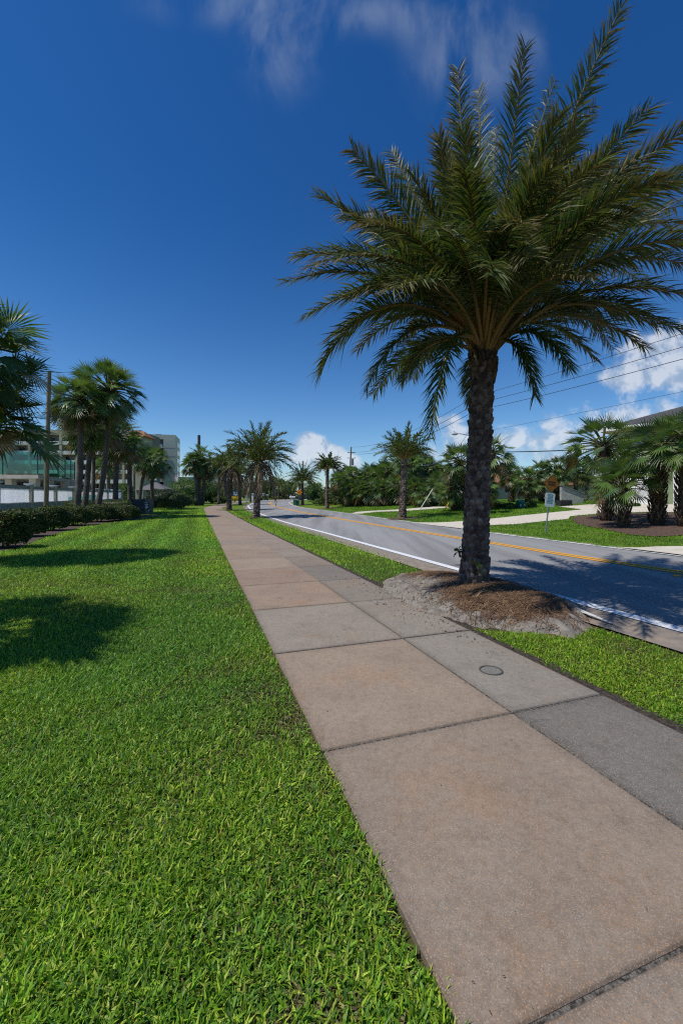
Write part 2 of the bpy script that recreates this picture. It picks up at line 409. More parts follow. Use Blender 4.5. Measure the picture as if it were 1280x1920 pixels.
# ------------------------------------------------------------------ pavement in slabs
def concrete():
    m = bpy.data.materials.new('pavement_concrete'); m.use_nodes = True; T = NT(m.node_tree); p = m.node_tree.nodes['Principled BSDF']
    tc = T.n('ShaderNodeTexCoord'); v = tc.outputs['Object']; a = T.n('ShaderNodeAttribute', attribute_name='Col')
    c = a.outputs[0]
    c = T.mix(T.smooth(T.noise(v, 1.6, 7, .6), .35, .72, 0, .55), c, T.mix(1, c, (.72, .74, .78), 'MULTIPLY'))
    c = T.mix(T.smooth(T.noise(v, 5.5, 6, .65), .48, .70, 0, .6), c, T.mix(1, c, (.78, .74, .70), 'MULTIPLY'))
    c = T.mix(T.smooth(T.noise(v, 3.1, 6, .7, .5), .56, .72, 0, .5), c, T.mix(1, c, (1.25, 1.22, 1.2), 'MULTIPLY'))
    vo = T.n('ShaderNodeTexVoronoi'); vo.inputs['Scale'].default_value = 190; T.l(v, vo.inputs['Vector'])
    hs = T.n('ShaderNodeSeparateColor'); T.l(vo.outputs['Color'], hs.inputs[0])
    stone = T.mix(hs.outputs[0], (.13, .11, .10), (.52, .42, .34))
    stone = T.mix(T.smooth(hs.outputs[1], .9, .92), stone, (.55, .27, .10))
    c = T.mix(T.smooth(vo.outputs['Distance'], .55, .25, 0, .62), c, stone)
    c = T.mix(T.smooth(T.noise(v, 320, 3, .7), .35, .65, 0, .3), c, T.mix(1, c, (.55, .55, .55), 'MULTIPLY'))
    c = T.mix(T.smooth(T.noise(v, 26, 6, .7), .40, .68, 0, .5), c, T.mix(1, c, (.66, .63, .60), 'MULTIPLY'))
    c = T.mix(T.smooth(T.noise(T.mapping(v, loc=(3, 7, 0)), .9, 8, .7, .4), .50, .66, 0, .6), c, T.mix(1, c, (1.12, .94, .80), 'MULTIPLY'))
    c = T.mix(T.smooth(T.noise(T.mapping(v, loc=(9, 2, 0)), 2.3, 8, .75, .8), .60, .72, 0, .75), c, T.mix(1, c, (.60, .60, .62), 'MULTIPLY'))
    T.l(c, p.inputs['Base Color']); p.inputs['Roughness'].default_value = .9; p.inputs['Specular IOR Level'].default_value = .2
    b = T.n('ShaderNodeBump'); b.inputs['Strength'].default_value = .6; b.inputs['Distance'].default_value = .006
    T.l(T.noise(v, 170, 4, .7), b.inputs['Height']); T.l(b.outputs[0], p.inputs['Normal'])
    return m
N_L, N_J, N_R = .635, 1.879, 2.635
mconc = concrete()
pav = MB(); rg = rngf(3)
TJ = [-1.6, .86]+[2.15+1.484*k for k in range(34)]
warm = [(.37,.285,.215),(.345,.265,.20),(.375,.28,.205),(.31,.25,.205),(.355,.265,.20),(.34,.245,.185)]
for k in range(len(TJ)-1):
    a, b = TJ[k], TJ[k+1]
    for side in (0, 1):
        n0, n1 = (N_L, N_J) if side == 0 else (N_J, N_R)
        g = .009 if b < 8 else .005
        if side == 0: c = np.array(warm[k % 6] if k > 3 else [(.335,.275,.22),(.335,.265,.205),(.345,.265,.20),(.33,.285,.235)][k])
        else: c = np.array([(.215,.195,.172),(.185,.172,.155),(.30,.272,.235),(.29,.26,.222),(.265,.235,.20)][k % 5]) if k < 8 else np.array((.31,.255,.21))
        c = (c if k < 6 else c*.45+np.array((.33,.262,.205))*.55)*rg.uniform(.92, 1.02)*np.array([.98, .985, .97])
        z = rg.uniform(-.003, .003); gap0 = .006 if k == 1 else g
        # slab with a slightly rounded arris
        a0, b0, n0g, n1g = a+gap0, b-(.006 if k == 0 else g), n0+(0 if side == 0 else g*.8), n1-(g*.8 if side == 0 else 0)
        e = .006
        ring = lambda o, zz: [(*xy(t, n), float(rise(xy(t, n)[1]))+z+zz) for t, n in ((a0+o, n0g+o), (a0+o, n1g-o), (b0-o, n1g-o), (b0-o, n0g+o))]
        Vv = ring(0, -.08)+ring(0, -e)+ring(e, 0)+ring(.016, 0)+ring(.075, 0)
        Ff = [(16, 17, 18, 19)]+[(q+4*w, (q+1) % 4+4*w, (q+1) % 4+4*w+4, q+4*w+4) for w in (0, 1, 2, 3) for q in range(4)]
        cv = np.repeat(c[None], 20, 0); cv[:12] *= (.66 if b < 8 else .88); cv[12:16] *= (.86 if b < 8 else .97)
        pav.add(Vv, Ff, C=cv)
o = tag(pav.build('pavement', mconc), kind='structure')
# dirt in the joints
t0, t1 = -1.6, TJ[-1]
mj = mat('joint_dirt', (.035, .030, .026), (.20, .18, .155), 70, .95, .8, 120)
jt = np.linspace(t0, t1, 80)
V = []
for n in (N_L+.01, N_R-.01):
    for t in jt: q = xy(t, n); V.append((*q, float(rise(q[1]))-.009))
tag(link('joint_sand', npmesh('joint_sand', V, [(q, q+80, q+81, q+1) for q in range(79)]), mj), kind='structure')
ts = np.linspace(-1.5, 40, 120); V = []
for k_, t in enumerate(ts):
    for n in (N_R-.005, N_R+.13+.03*math.sin(t*5.1)): q = xy(t, n); V.append((*q, float(rise(q[1]))-.016))
tag(link('soil_strip', npmesh('soil_strip', V, [(2*q, 2*q+1, 2*q+3, 2*q+2) for q in range(119)]), mat('dark_soil', (.028, .021, .016), (.085, .066, .05), 45, .95, .9, 90)), kind='structure')
# the pavement's far stretch, bending with the road
q0 = np.array([xy(t1, N_L), (-18.6, 60), (-20.2, 70), (-20.9, 80), (-23, 95)]); q1 = np.array([xy(t1, N_R), (-16.2, 60), (-18, 70), (-19, 80), (-21, 96)])
pf = MB()
la, lb = smoothline(q0, 40), smoothline(q1, 40)
Vf = np.concatenate([np.c_[la, rise(la[:, 1])+.004], np.c_[lb, rise(lb[:, 1])+.004]])
pf.add(Vf, [(q, q+40, q+41, q+1) for q in range(39)], C=(.34, .27, .21)); tag(pf.build('pavement', mconc), kind='structure')
# side street mouth beyond the bend
tag(drape('side_street', [(-21.2, 92), (-40, 99), (-40, 106), (-21, 108)], .03, 3, mas), kind='structure')
mdrive = mat('pale_drive_concrete', (.60, .54, .45), (.50, .45, .37), 2.5, .9, .15, 60, lo=.3, hi=.75)
for q in (DRIVE_1, DRIVE_2, DRIVE_3): drape('driveway', q, .025, .5, mdrive)
mmul = mat('bark_mulch', (.042, .026, .019), (.155, .095, .068), 14, .95, 1.0, 45, lo=.3, hi=.7)
mmul_l = mat('dark_mulch', (.05, .036, .028), (.12, .085, .065), 22, .95, 1.0, 45, lo=.3, hi=.7)
drape('mulch_bed', BED_R, .03, .35, mmul); drape('mulch_bed', BED_L, .03, .5, mmul_l)
drape('added_court', [(-16.2, 14), (-34.2, 66.5), (-110, 75), (-110, 14)], .03, 6, mat('white_court', (.62, .62, .60), (.52, .52, .5), .6, .9))  # white ground added beyond the fence to show bright between the pickets

# ------------------------------------------------------------------ the mound under the big palm
def sand_mat():
    m = bpy.data.materials.new('sand_and_straw'); m.use_nodes = True; T = NT(m.node_tree); p = m.node_tree.nodes['Principled BSDF']
    tc = T.n('ShaderNodeTexCoord'); v = tc.outputs['Object']; a = T.n('ShaderNodeAttribute', attribute_name='Col')
    sep = T.n('ShaderNodeSeparateColor'); T.l(a.outputs[0], sep.inputs[0])
    sand = T.mix(T.smooth(T.noise(v, 9, 8, .7), .3, .7), (.15, .132, .112), (.29, .262, .228))
    sand = T.mix(T.smooth(T.noise(v, 60, 4, .7), .55, .7, 0, .7), sand, (.09, .075, .06))
    straw = T.mix(T.smooth(T.noise(T.mapping(v, sc=(1, 4, 1)), 45, 6, .75), .3, .7), (.075, .042, .028), (.20, .118, .075))
    f = T.smooth(T.m('ADD', sep.outputs[0], T.m('MULTIPLY', T.m('SUBTRACT', T.noise(v, 6, 8, .75), .5), 2.2)), .2, .8)
    T.l(T.mix(f, sand, straw), p.inputs['Base Color']); p.inputs['Roughness'].default_value = .95; p.inputs['Specular IOR Level'].default_value = .1
    b = T.n('ShaderNodeBump'); b.inputs['Strength'].default_value = .55; b.inputs['Distance'].default_value = .012
    T.l(T.noise(v, 110, 4, .65), b.inputs['Height']); T.l(b.outputs[0], p.inputs['Normal'])
    return m
tt, nn_ = np.meshgrid(np.linspace(2.9, 7.0, 130), np.linspace(2.3, 4.55, 80))
xx, yy = xy(tt, nn_)
edge = wob(xx, yy, 5, 4)*.12+wob(xx, yy, 13, 6)*.11+wob(xx, yy, 40, 8)*.02
r2 = ((tt-MOUND_C[0])/MOUND_R[0])**2+((nn_-MOUND_C[1])/MOUND_R[1])**2+edge
hh = .205*np.clip(1-r2, 0, 1)**.8+wob(xx, yy, 9, 9)*.012+wob(xx, yy, 25, 11)*.005
spill = np.clip(1.22-r2, 0, 1)
zz = rise(yy)-.05+hh+np.minimum(spill*.27, .056)
strawmask = np.clip(1.6-(((tt-4.30)/.72)**2+((nn_-3.60)/.66)**2), 0, 1)+np.clip(1.4-(((tt-5.95)/.75)**2+((nn_-3.78)/.58)**2), 0, 1)
ny, nx = tt.shape; i = np.arange(ny-1)[:, None]*nx+np.arange(nx-1)[None, :]
C = np.stack([np.clip(strawmask, 0, 1)]*3, -1)
tag(link('sand_mound', npmesh('sand_mound', np.stack([xx, yy, zz], -1), np.stack([i, i+1, i+nx+1, i+nx], -1), C=C, smooth=True), sand_mat()), kind='structure')
def mound_z(x, y):
    t, n = tn(x, y); r2 = ((t-MOUND_C[0])/MOUND_R[0])**2+((n-MOUND_C[1])/MOUND_R[1])**2+wob(x, y, 5, 4)*.12
    return rise(y)-.05+.205*np.clip(1-r2, 0, 1)**.8+np.minimum(np.clip(1.22-r2, 0, 1)*.27, .056)
# white painted kerb stone along the mound
kb = MB(); kl = []
for t, n, h in ((5.6, 4.38, .01), (5.1, 4.38, .03), (4.6, 4.36, .05), (4.1, 4.30, .055), (3.75, 4.25, .045), (3.5, 4.22, .03), (3.3, 4.20, .008)):
    wk = min(1, max(.25, (t-3.2)/.7))
    for dn, hz in ((-.11, h*.9), (-.09, h), (.0, h), (.03, 0)):
        q = xy(t, n+dn*wk); kl.append((*q, float(rise(q[1]))+hz+.006))
kb.add(kl, [(4*q+w, 4*q+w+1, 4*q+w+5, 4*q+w+4) for q in range(6) for w in range(3)])
tag(kb.build('kerb', mat('white_kerb_paint', (.62, .61, .58), (.30, .27, .23), 11, .8, .3, lo=.45, hi=.72)), kind='structure')

# ================================================================== grass
mgrass = leafmat('grass_blade', .36, .5, .3)
def on_lawn(x, y):
    t, n = tn(x, y)
    ok = n < N_L-.01+.035*wob(x, y, 9, 21)
    ok &= ~inside(BED_L, x, y)
    ok &= (sdist(SL, x, y) < -.5)
    return ok
def on_verge(x, y):
    t, n = tn(x, y)
    sl_ = sdist(SL, x, y)
    lim = np.where(t < 4.2, -.66, np.where(t < 9, -.58, -.38))
    ok = (n > N_R+.085+.035*wob(x, y, 11, 5)) & (sl_ < lim+.03*wob(x, y, 8, 6)) & (y < 60)
    r2 = ((t-MOUND_C[0])/(MOUND_R[0]+.06))**2+((n-MOUND_C[1])/(MOUND_R[1]+.35))**2+wob(x, y, 5, 4)*.12
    ok &= r2 > 1.02
    ok &= ~((t > 3.3) & (t < 4.4) & (n > 3.9))
    return ok
def on_bank(x, y):
    s = sdist(SR, x, y)
    ok = (s > .12) & (s < 22)
    for q in (DRIVE_1, DRIVE_2, DRIVE_3, BED_R): ok &= ~inside(q, x, y)
    return ok
def blades(name, fn, u0, u1, d0, d1, N, seed, rho_d, pal, hgt, label_kind='stuff', slope=0.0):
    r = rngf(seed)
    # distance distribution: density falls with distance
    dd = np.linspace(d0, d1, 4000); pdf = dd*np.minimum(1, (rho_d/dd))**1.35
    cdf = np.cumsum(pdf); cdf /= cdf[-1]
    d = np.interp(r.random(N), cdf, dd); u = r.uniform(u0, u1, N); x = u*d
    ok = fn(x, d); x, d = x[ok], d[ok]; n = len(x)
    z = zt(x, d)
    patch = wob(x, d, 2.1, seed)*.5+wob(x, d, 6, seed+1)*.5
    th = np.clip(wob(x, d, 3.4, 88)*1.7-.05, 0, 1)*np.exp(-np.abs(N_L-tn(x, d)[1])/.75)*(d < 5)
    keep = r.random(n) < np.clip(.95+patch*.8, .22, 1)*(1-.62*th); x, d, z, patch, th = x[keep], d[keep], z[keep], patch[keep], th[keep]; n = len(x)
    sc = np.maximum(1, d/4.0)**.62
    yaw = r.uniform(0, 2*np.pi, n); tilt = np.clip(r.normal(.95, .42, n), .1, 1.6)
    L = r.uniform(.55, 1.15, n)*hgt*sc**.75; w = r.uniform(.0022, .0052, n)*sc
    dead = r.random(n) < np.clip(.15-patch*.3, .02, .6)*np.where(d < 7, np.where(d < 3, 1.5, 1), .3)
    t_, n_ = tn(x, d); dead |= r.random(n) < .42*np.exp(-np.abs(N_L-n_)/.22)*(d < 3.2)*np.clip(.6+wob(x, d, 5, 77)*1.2, 0, 1)
    dead |= r.random(n) < .6*th
    tilt = np.where(dead, r.uniform(1.1, 1.5, n), tilt); L = np.where(dead, L*.8, L)
    h = np.stack([np.cos(yaw), np.sin(yaw), 0*yaw], 1); up = np.array([0, 0, 1.])
    D0 = h*np.sin(tilt*.65)[:, None]+up*np.cos(tilt*.65)[:, None]
    D1 = h*np.sin(tilt*1.25)[:, None]+up*np.cos(tilt*1.25)[:, None]
    roll = r.normal(0, .6, n)
    Wv = np.stack([-np.sin(yaw), np.cos(yaw), 0*yaw], 1)*np.cos(roll)[:, None]+up*np.sin(roll)[:, None]*.8
    b = np.stack([x, d, z-.004], 1); m = b+D0*(L*.5)[:, None]; tp = m+D1*(L*.5)[:, None]
    V = np.stack([b-Wv*(w*.7)[:, None], b+Wv*(w*.7)[:, None], m-Wv*w[:, None], m+Wv*w[:, None], tp], 1)
    pal = np.array(pal); k = r.integers(0, len(pal), n); c = pal[k]*r.uniform(.6, 1.35, n)[:, None]
    yel = np.clip(.5+.9*wob(x, d, 1.3, 61)+.5*wob(x, d, 4.0, 62)+.35*np.exp(-np.abs(N_L-tn(x, d)[1])/.5), 0, 1)[:, None]; c = c*(1+.16*patch[:, None]); c = c*(np.array([.86, .92, 1.0])*(1-yel)+np.array([1.32, 1.12, .9])*yel)
    stripe = np.sin(tn(x, d)[1]*2*np.pi/1.25+.3)         # mowing stripes: paler sheen of laid-over blades put into their colour
    c = c*(1+.20*stripe*np.clip((d-4)/8, 0, 1))[:, None]
    tan = np.array([(.26, .19, .085), (.17, .115, .06), (.30, .26, .12)])[r.integers(0, 3, n)]
    c = np.where(dead[:, None], tan*r.uniform(.6, 1.1, n)[:, None], c)
    c = c*np.array([.93, 1.05, .95])*(1+.12*np.clip((d-4)/6, 0, 1))[:, None]; C = np.repeat(c[:, None, :], 5, 1); C[:, :2] *= .9
    i = np.arange(n)[:, None]*5
    F4 = i+np.array([[0, 1, 3, 2]]); F3 = i+np.array([[2, 3, 4]])
    return tag(link(name, npmesh(name, V.reshape(-1, 3), F4, F3, C.reshape(-1, 3)), mgrass), kind='stuff')
PL = [(.14,.27,.022),(.19,.34,.03),(.10,.205,.022),(.27,.40,.04),(.075,.165,.04),(.15,.30,.04),(.36,.42,.09)]
PV = [(.17,.32,.022),(.125,.27,.018),(.23,.35,.03),(.09,.21,.02),(.29,.36,.045)]
PB = [(.11,.225,.02),(.14,.265,.022),(.09,.185,.02)]
blades('lawn_grass', on_lawn, -.86, .36, .98, 6, 330000, 1, 2.0, PL, .058)
blades('lawn_grass', on_lawn, -.84, -.2, 6, 48, 330000, 2, 6.0, PL, .050)
blades('verge_grass', on_verge, .2, .9, 2.2, 9, 170000, 3, 3.5, PV, .046)
blades('verge_grass', on_verge, -.33, .2, 6.5, 40, 90000, 4, 8.0, PV, .055)
blades('bank_grass', on_bank, -.12, .84, 10, 46, 200000, 5, 12.0, PB, .05)

# ================================================================== palms
mpalm = leafmat('palm_leaf', .26, .50, .30)
mfan = leafmat('fan_leaf', .28, .42, .4)
mbark = colmat('palm_bark', .9, .7, 55, .2, .55, 14)
def bez(p0, p1, p2, s):
    s = s[:, None]; return (1-s)**2*p0+2*s*(1-s)*p1+s*s*p2
GREEN = [(.066,.112,.026),(.088,.132,.024),(.048,.094,.034),(.115,.130,.026)]
PLUME = [(8, 34, 58)]
def frond(mb, p0, p1, p2, leaf, pairs, width, r, dry=.35, dead=False, rach=.02, droop=.10, roll=0.0, start=.13, taper=.5, bvec=None):
    p0, p1, p2 = (np.asarray(p, float) for p in (p0, p1, p2))
    sr = np.linspace(0, 1, 12); pts = bez(p0, p1, p2, sr)
    pcol = np.array((.29, .185, .06)) if not dead else np.array((.20, .15, .10))
    rad = rach*(1-sr)**.8+.003
    cc = np.repeat((pcol*(1-sr[:, None]*.5)+np.array((.03, .06, .01))*sr[:, None]), 5, 0)
    cc = np.concatenate([cc, cc[:1], cc[-1:]])
    mb.tube(pts, rad, 5, cc)
    s = np.clip(np.linspace(start, .995, pairs)+r.normal(0, .15/pairs, pairs), 0, 1)
    q = bez(p0, p1, p2, s); e = 1e-3
    T = norm(bez(p0, p1, p2, np.minimum(s+e, 1.001))-bez(p0, p1, p2, s-e))
    up = np.array([0, 0, 1.]); B = np.cross(T, up); nb = np.linalg.norm(B, axis=1)
    if nb.min() < .15: B = np.where(nb[:, None] < .15, np.array([1., 0, 0]), B)
    if bvec is not None: B = np.cross(T, np.asarray(bvec, float))
    B = norm(B); N = np.cross(B, T); cr, sr_ = math.cos(roll), math.sin(roll)
    B, N = B*cr+N*sr_, N*cr-B*sr_
    prof = np.clip((s-start)/.16, .22, 1)**.8*(1-taper*np.clip((s-.5)/.5, 0, 1)**1.6)
    for sd in (-1, 1):
        al = np.radians(64-32*s)+r.normal(0, .09, pairs)
        be = np.choose(r.integers(0, 3, pairs), [np.full(pairs, R(q_)) for q_ in PLUME[0]])+r.normal(0, .12, pairs)
        D = np.cos(al)[:, None]*T+np.sin(al)[:, None]*(sd*np.cos(be)[:, None]*B+np.sin(be)[:, None]*N)
        L = leaf*prof*r.uniform(.82, 1.12, pairs)
        Wd = norm(np.cross(D, N*.8+r.normal(0, .35, (pairs, 3)))); w = width*r.uniform(.8, 1.15, pairs)*np.clip(prof+.15, .4, 1)
        m = q+D*(L*.45)[:, None]; tp = q+D*L[:, None]-up*(droop*L*r.uniform(.5, 2.2, pairs))[:, None]
        if dead: tp = tp-up*(.5*L)[:, None]; m = m-up*(.12*L)[:, None]
        V = np.stack([q-Wd*(w*.30)[:, None], q+Wd*(w*.30)[:, None], m-Wd*(w*.5)[:, None], m+Wd*(w*.5)[:, None], tp], 1)
        g = np.array(GREEN)[r.integers(0, 4, pairs)]*r.uniform(.75, 1.25, pairs)[:, None]
        br = np.array((.15, .085, .04)); bt = np.array((.24, .17, .10))
        if dead:
            g = np.array((.22, .165, .11))*r.uniform(.55, 1.2, pairs)[:, None]; tipc = g
        else:
            f = np.clip((s-.62)*1.7, 0, 1)*dry*r.uniform(0, 1.8, pairs); f = np.clip(f+(r.random(pairs) < .10*dry)*.6, 0, 1)[:, None]
            g = g*(1-f)+br*f
            ft = np.clip(f[:, 0]+dry*r.uniform(0, .9, pairs), 0, 1)[:, None]; tipc = g*(1-ft)+bt*ft
        C = np.stack([g, g, g, g, tipc], 1)
        i = np.arange(pairs)[:, None]*5
        mb.add(V.reshape(-1, 3), i+np.array([[0, 1, 3, 2]]), i+np.array([[2, 3, 4]]), C.reshape(-1, 3))
def boots(mb, p0, p1, r0, r1, rows, around, proj, r, flare=1.3, cols=((.115,.088,.072),(.085,.062,.052),(.14,.112,.092)), hz_k=.62):
    """date-palm trunk: a tapered core covered with spirally set cut leaf bases"""
    p0, p1 = np.array(p0, float), np.array(p1, float); H = np.linalg.norm(p1-p0)
    s = np.linspace(0, 1, 24)
    rad = lambda s: (r0+(r1-r0)*s)*(1+(flare-1)*np.exp(-s*9))
    mb.tube(p0+(p1-p0)*s[:, None], rad(s)*.97, 24, (.05, .036, .03))
    js = np.array([-1, -.45, .15, .62, .85, 1.0]); jp = np.array([0, .55, .95, 1.0, .45, -.15]); iw = np.array([-1, -.55, 0, .55, 1]); ip = np.array([.0, .82, 1.0, .82, .0])
    sq = np.array([.25, .75, 1, .95, .8, .5])
    wa = 2*np.pi/around*.60
    A = [];
    for a in range(rows):
        for b in range(around):
            th = 2*np.pi*(b+.5*(a % 2)+.09*a)/around+r.normal(0, .05); sc = (a+.5)/rows+r.normal(0, .0035)
            R_ = rad(sc); hz = H/rows*hz_k*1.5*r.uniform(.85, 1.15); pj = proj*r.uniform(.55, 1.25); skew = r.normal(0, .25)
            ang = th+(iw[None, :]*wa*sq[:, None]*r.uniform(.85, 1.1)+skew*wa*js[:, None]*.3)
            rr = R_+pj*jp[:, None]*ip[None, :]*(1+r.normal(0, .06, (6, 5)))
            zc = sc*H+js[:, None]*hz+0*iw[None, :]-(iw[None, :]**2)*hz*.18
            V = np.stack([rr*np.cos(ang), rr*np.sin(ang), zc], -1)
            V[..., :2] += ((p1-p0)[:2]/H)*zc[..., None]; V += p0
            c = np.array(cols[r.integers(0, len(cols))])*r.uniform(.7, 1.3)
            C = np.repeat(np.repeat(c[None, None], 6, 0), 5, 1).copy(); C[3] *= 1.35; C[4] *= 1.5
            k = np.arange(5)[:, None]*5+np.arange(4)[None, :]
            mb.add(V.reshape(-1, 3), np.stack([k, k+1, k+6, k+5], -1), C=C.reshape(-1, 3))
# ------------------------------------------------------------------ the big date palm by the pavement
HB = np.array([1.83, 5.80]); HT = np.array([1.965, 5.80, 3.44])
hz0 = float(mound_z(HB[0], HB[1]))
hero = empty('date_palm', (HB[0], HB[1], hz0), 'tall date palm with rough knobbly trunk on the sandy mound beside the pavement', 'palm tree', 'date palms planted along the road')
ho = np.array([HB[0], HB[1], hz0])
mb = MB(); r = rngf(11)
boots(mb, (0, 0, -.06), HT-ho+(0, 0, .0), .150, .124, 42, 10, .040, r, 1.30, cols=((.095,.072,.060),(.070,.050,.044),(.12,.095,.080)))
# upright old leaf stubs under the crown
for k in range(44):
    th = r.uniform(0, 2*np.pi); z0 = r.uniform(-.52, .02); rr = .125+.035*r.random()+max(0, z0+.3)*.10
    d = np.array([math.cos(th), math.sin(th), 0]); b = HT-ho+d*rr*.82+(0, 0, z0)
    mb.tube([b, b+d*.035+(0, 0, .13), b+d*.07+(0, 0, .27*r.uniform(.6, 1.1))], [.045, .038, .022], 6, np.array((.10, .07, .045))*r.uniform(.6, 1.3))
mb.build('trunk', mbark, hero, smooth=True)
def pt(px, py, d): return np.array([at(px, d), d, zat(py, d)])
TIPS = [(858,128,5.7),(985,86,5.2),(1166,8,4.7),(1214,203,4.9),(1296,232,4.7),(1345,300,4.5),(897,165,6.7),(930,240,7.4),(1115,195,6.4),(1040,150,7.0),
 (660,280,5.6),(733,284,6.3),(592,366,5.3),(640,398,6.4),(533,530,5.4),(578,590,4.9),(632,490,6.3),(596,702,5.0),(688,728,5.4),(612,640,6.6),(655,560,4.6),
 (806,816,4.9),(884,752,6.8),(752,716,6.2),(1002,742,5.4),(1064,690,5.1),(1112,672,6.5),(1208,652,5.8),(1228,612,5.2),(1150,655,7.4),
 (1310,560,4.9),(1330,510,5.6),(1300,420,5.5),(1350,450,4.6),(1310,380,6.3),(1290,320,7.2),(1215,540,7.3),
 (812,430,3.6),(978,418,3.5),(1030,320,3.8),(870,320,4.0),(735,545,4.0),(1105,520,3.9),(690,420,4.3),(1190,400,4.2),(775,330,4.7),(1080,240,4.5),(925,520,3.5),
 (800,560,8.4),(1000,540,8.6),(900,430,8.7),(1110,450,8.2),(715,500,7.8),(965,320,8.0),(840,300,7.5),(1010,230,6.9),(820,250,6.6),(1060,600,8.3),(760,640,8.0)]
PLUME[0] = (-4, 12, 34)
_r = rngf(77)
for k in range(26):      # inner fronds between the outer ones
    az = k*2.39996; el = R(_r.uniform(-8, 62) if k < 19 else _r.uniform(48, 80)); L_ = _r.uniform(2.0, 2.9) if k < 19 else _r.uniform(2.4, 3.3)
    for _ in range(30):
        q = HT+np.array([math.cos(az)*math.cos(el)*L_, math.sin(az)*math.cos(el)*L_, math.sin(el)*L_+.15]); _x, _y = 640+F*q[0]/q[1], HZ-(q[2]-EYE)*F/q[1]
        if _y > 185+abs(_x-980)*.42: break
        L_ *= .95
    TIPS.append((640+F*q[0]/q[1], HZ-(q[2]-EYE)*F/q[1], q[1]))
for k, (px, py, d) in enumerate(TIPS):
    r = rngf(200+k); tip = pt(px, py, d)-ho; dv = tip-(HT-ho); dh = np.hypot(dv[0], dv[1]); L = np.linalg.norm(dv)
    hd = np.array([dv[0], dv[1], 0])/(dh+1e-6)
    b = HT-ho+hd*.12+np.array([0, 0, r.uniform(-.1, .12)])
    el = dv[2]/L
    p1 = b+np.array([dv[0], dv[1], 0])*(.40 if el > -.2 else .62)+np.array([0, 0, max(dv[2], -.1)*.5+.40*dh*(1 if el < .5 else .5)*(1.0 if el > -.3 else .75)])
    mb = MB()
    frond(mb, b, p1, tip, .46 if L > 2 else .37, 150, .020, r, dry=(.65 if el > -.05 else .25)*r.uniform(.5, 1.4), rach=.030, droop=.13, roll=r.normal(0, .3), start=.17, bvec=((1.0, 2.9, .9) if el > .72 else None))
    mb.build('frond', mpalm, hero)
PLUME[0] = (8, 34, 58)
# small weeds growing from the trunk
r = rngf(8)
for c0, nl in ((np.array([-.23, -.05, .42]), 16), (np.array([.02, -.22, .2]), 10)):
    mb = MB()
    for k in range(nl):
        a = c0+r.normal(0, .045, 3); q = norm(r.normal(0, 1, 3)); w = norm(np.cross(q, r.normal(0, 1, 3)))*.016
        col = np.array((.035, .075, .02)) if c0[2] > .3 else np.array((.12, .17, .025))
        mb.add([c0, a, a+q*.03+w, a+q*.065, a+q*.03-w], [(1, 2, 3, 4)], [(0, 1, 2)], C=col)
    mb.tube([c0+(.05, .05, -.10), c0], [.004, .003], 4, (.06, .07, .03))
    mb.build('weed_leaves', leafmat('weed_leaf', .25), hero)

# straw on the mound, one loose stick
mb = MB(); r = rngf(31); n = 9000
t = r.normal(4.32, .42, n); nn = r.normal(3.58, .34, n); t2 = r.normal(5.85, .42, n//2); n2 = r.normal(3.75, .28, n//2)
t = np.r_[t, t2]; nn = np.r_[nn, n2]; x, y = xy(t, nn)
d2 = np.hypot(x-HB[0], y-HB[1]); k = (d2 > .24) & (nn < 4.25); x, y = x[k], y[k]; n = len(x)
z = mound_z(x, y); a = r.uniform(0, np.pi, n); L = r.uniform(.05, .17, n); w = .0022
dx, dy = np.cos(a)*L/2, np.sin(a)*L/2; zz0 = mound_z(x-dx, y-dy); zz1 = mound_z(x+dx, y+dy)
h0 = r.uniform(.004, .03, n); h1 = r.uniform(.004, .03, n)
V = np.stack([np.stack([x-dx-np.sin(a)*w, y-dy+np.cos(a)*w, zz0+h0], 1), np.stack([x-dx+np.sin(a)*w, y-dy-np.cos(a)*w, zz0+h0], 1),
              np.stack([x+dx+np.sin(a)*w, y+dy-np.cos(a)*w, zz1+h1], 1), np.stack([x+dx-np.sin(a)*w, y+dy+np.cos(a)*w, zz1+h1], 1)], 1)
cc = np.array([(.20,.115,.06),(.13,.075,.045),(.27,.18,.10),(.10,.06,.04)])[r.integers(0, 4, n)]
mb.add(V.reshape(-1, 3), np.arange(n*4).reshape(-1, 4), C=np.repeat(cc, 4, 0))
tag(mb.build('pine_straw', colmat('straw', .9, 0, 40, .2, .3)), kind='stuff')
a, b = hit(893, 1147), hit(922, 1120)
mb = MB(); q = [np.array((*(np.array(a)*(1-f)+np.array(b)*f), 0)) for f in (0, .5, 1)]
a = np.array([1.62, 5.02]); b = np.array([1.80, 5.28]); c = (a+b)/2
mb.tube([(*p_, float(mound_z(*p_))+.03) for p_ in (a, c, b)], [.009, .008, .006], 6, (.30, .21, .12))
mb.tube([(*c, float(mound_z(*c))+.03), (c[0]+.09, c[1]+.02, float(mound_z(c[0]+.09, c[1]+.02))+.04)], [.006, .003], 5, (.30, .21, .12))
tag(mb.build('stick', colmat('straw', .9, 0, 40, .2, .3)), 'short pale dry stick lying on the pine straw of the mound', 'stick')

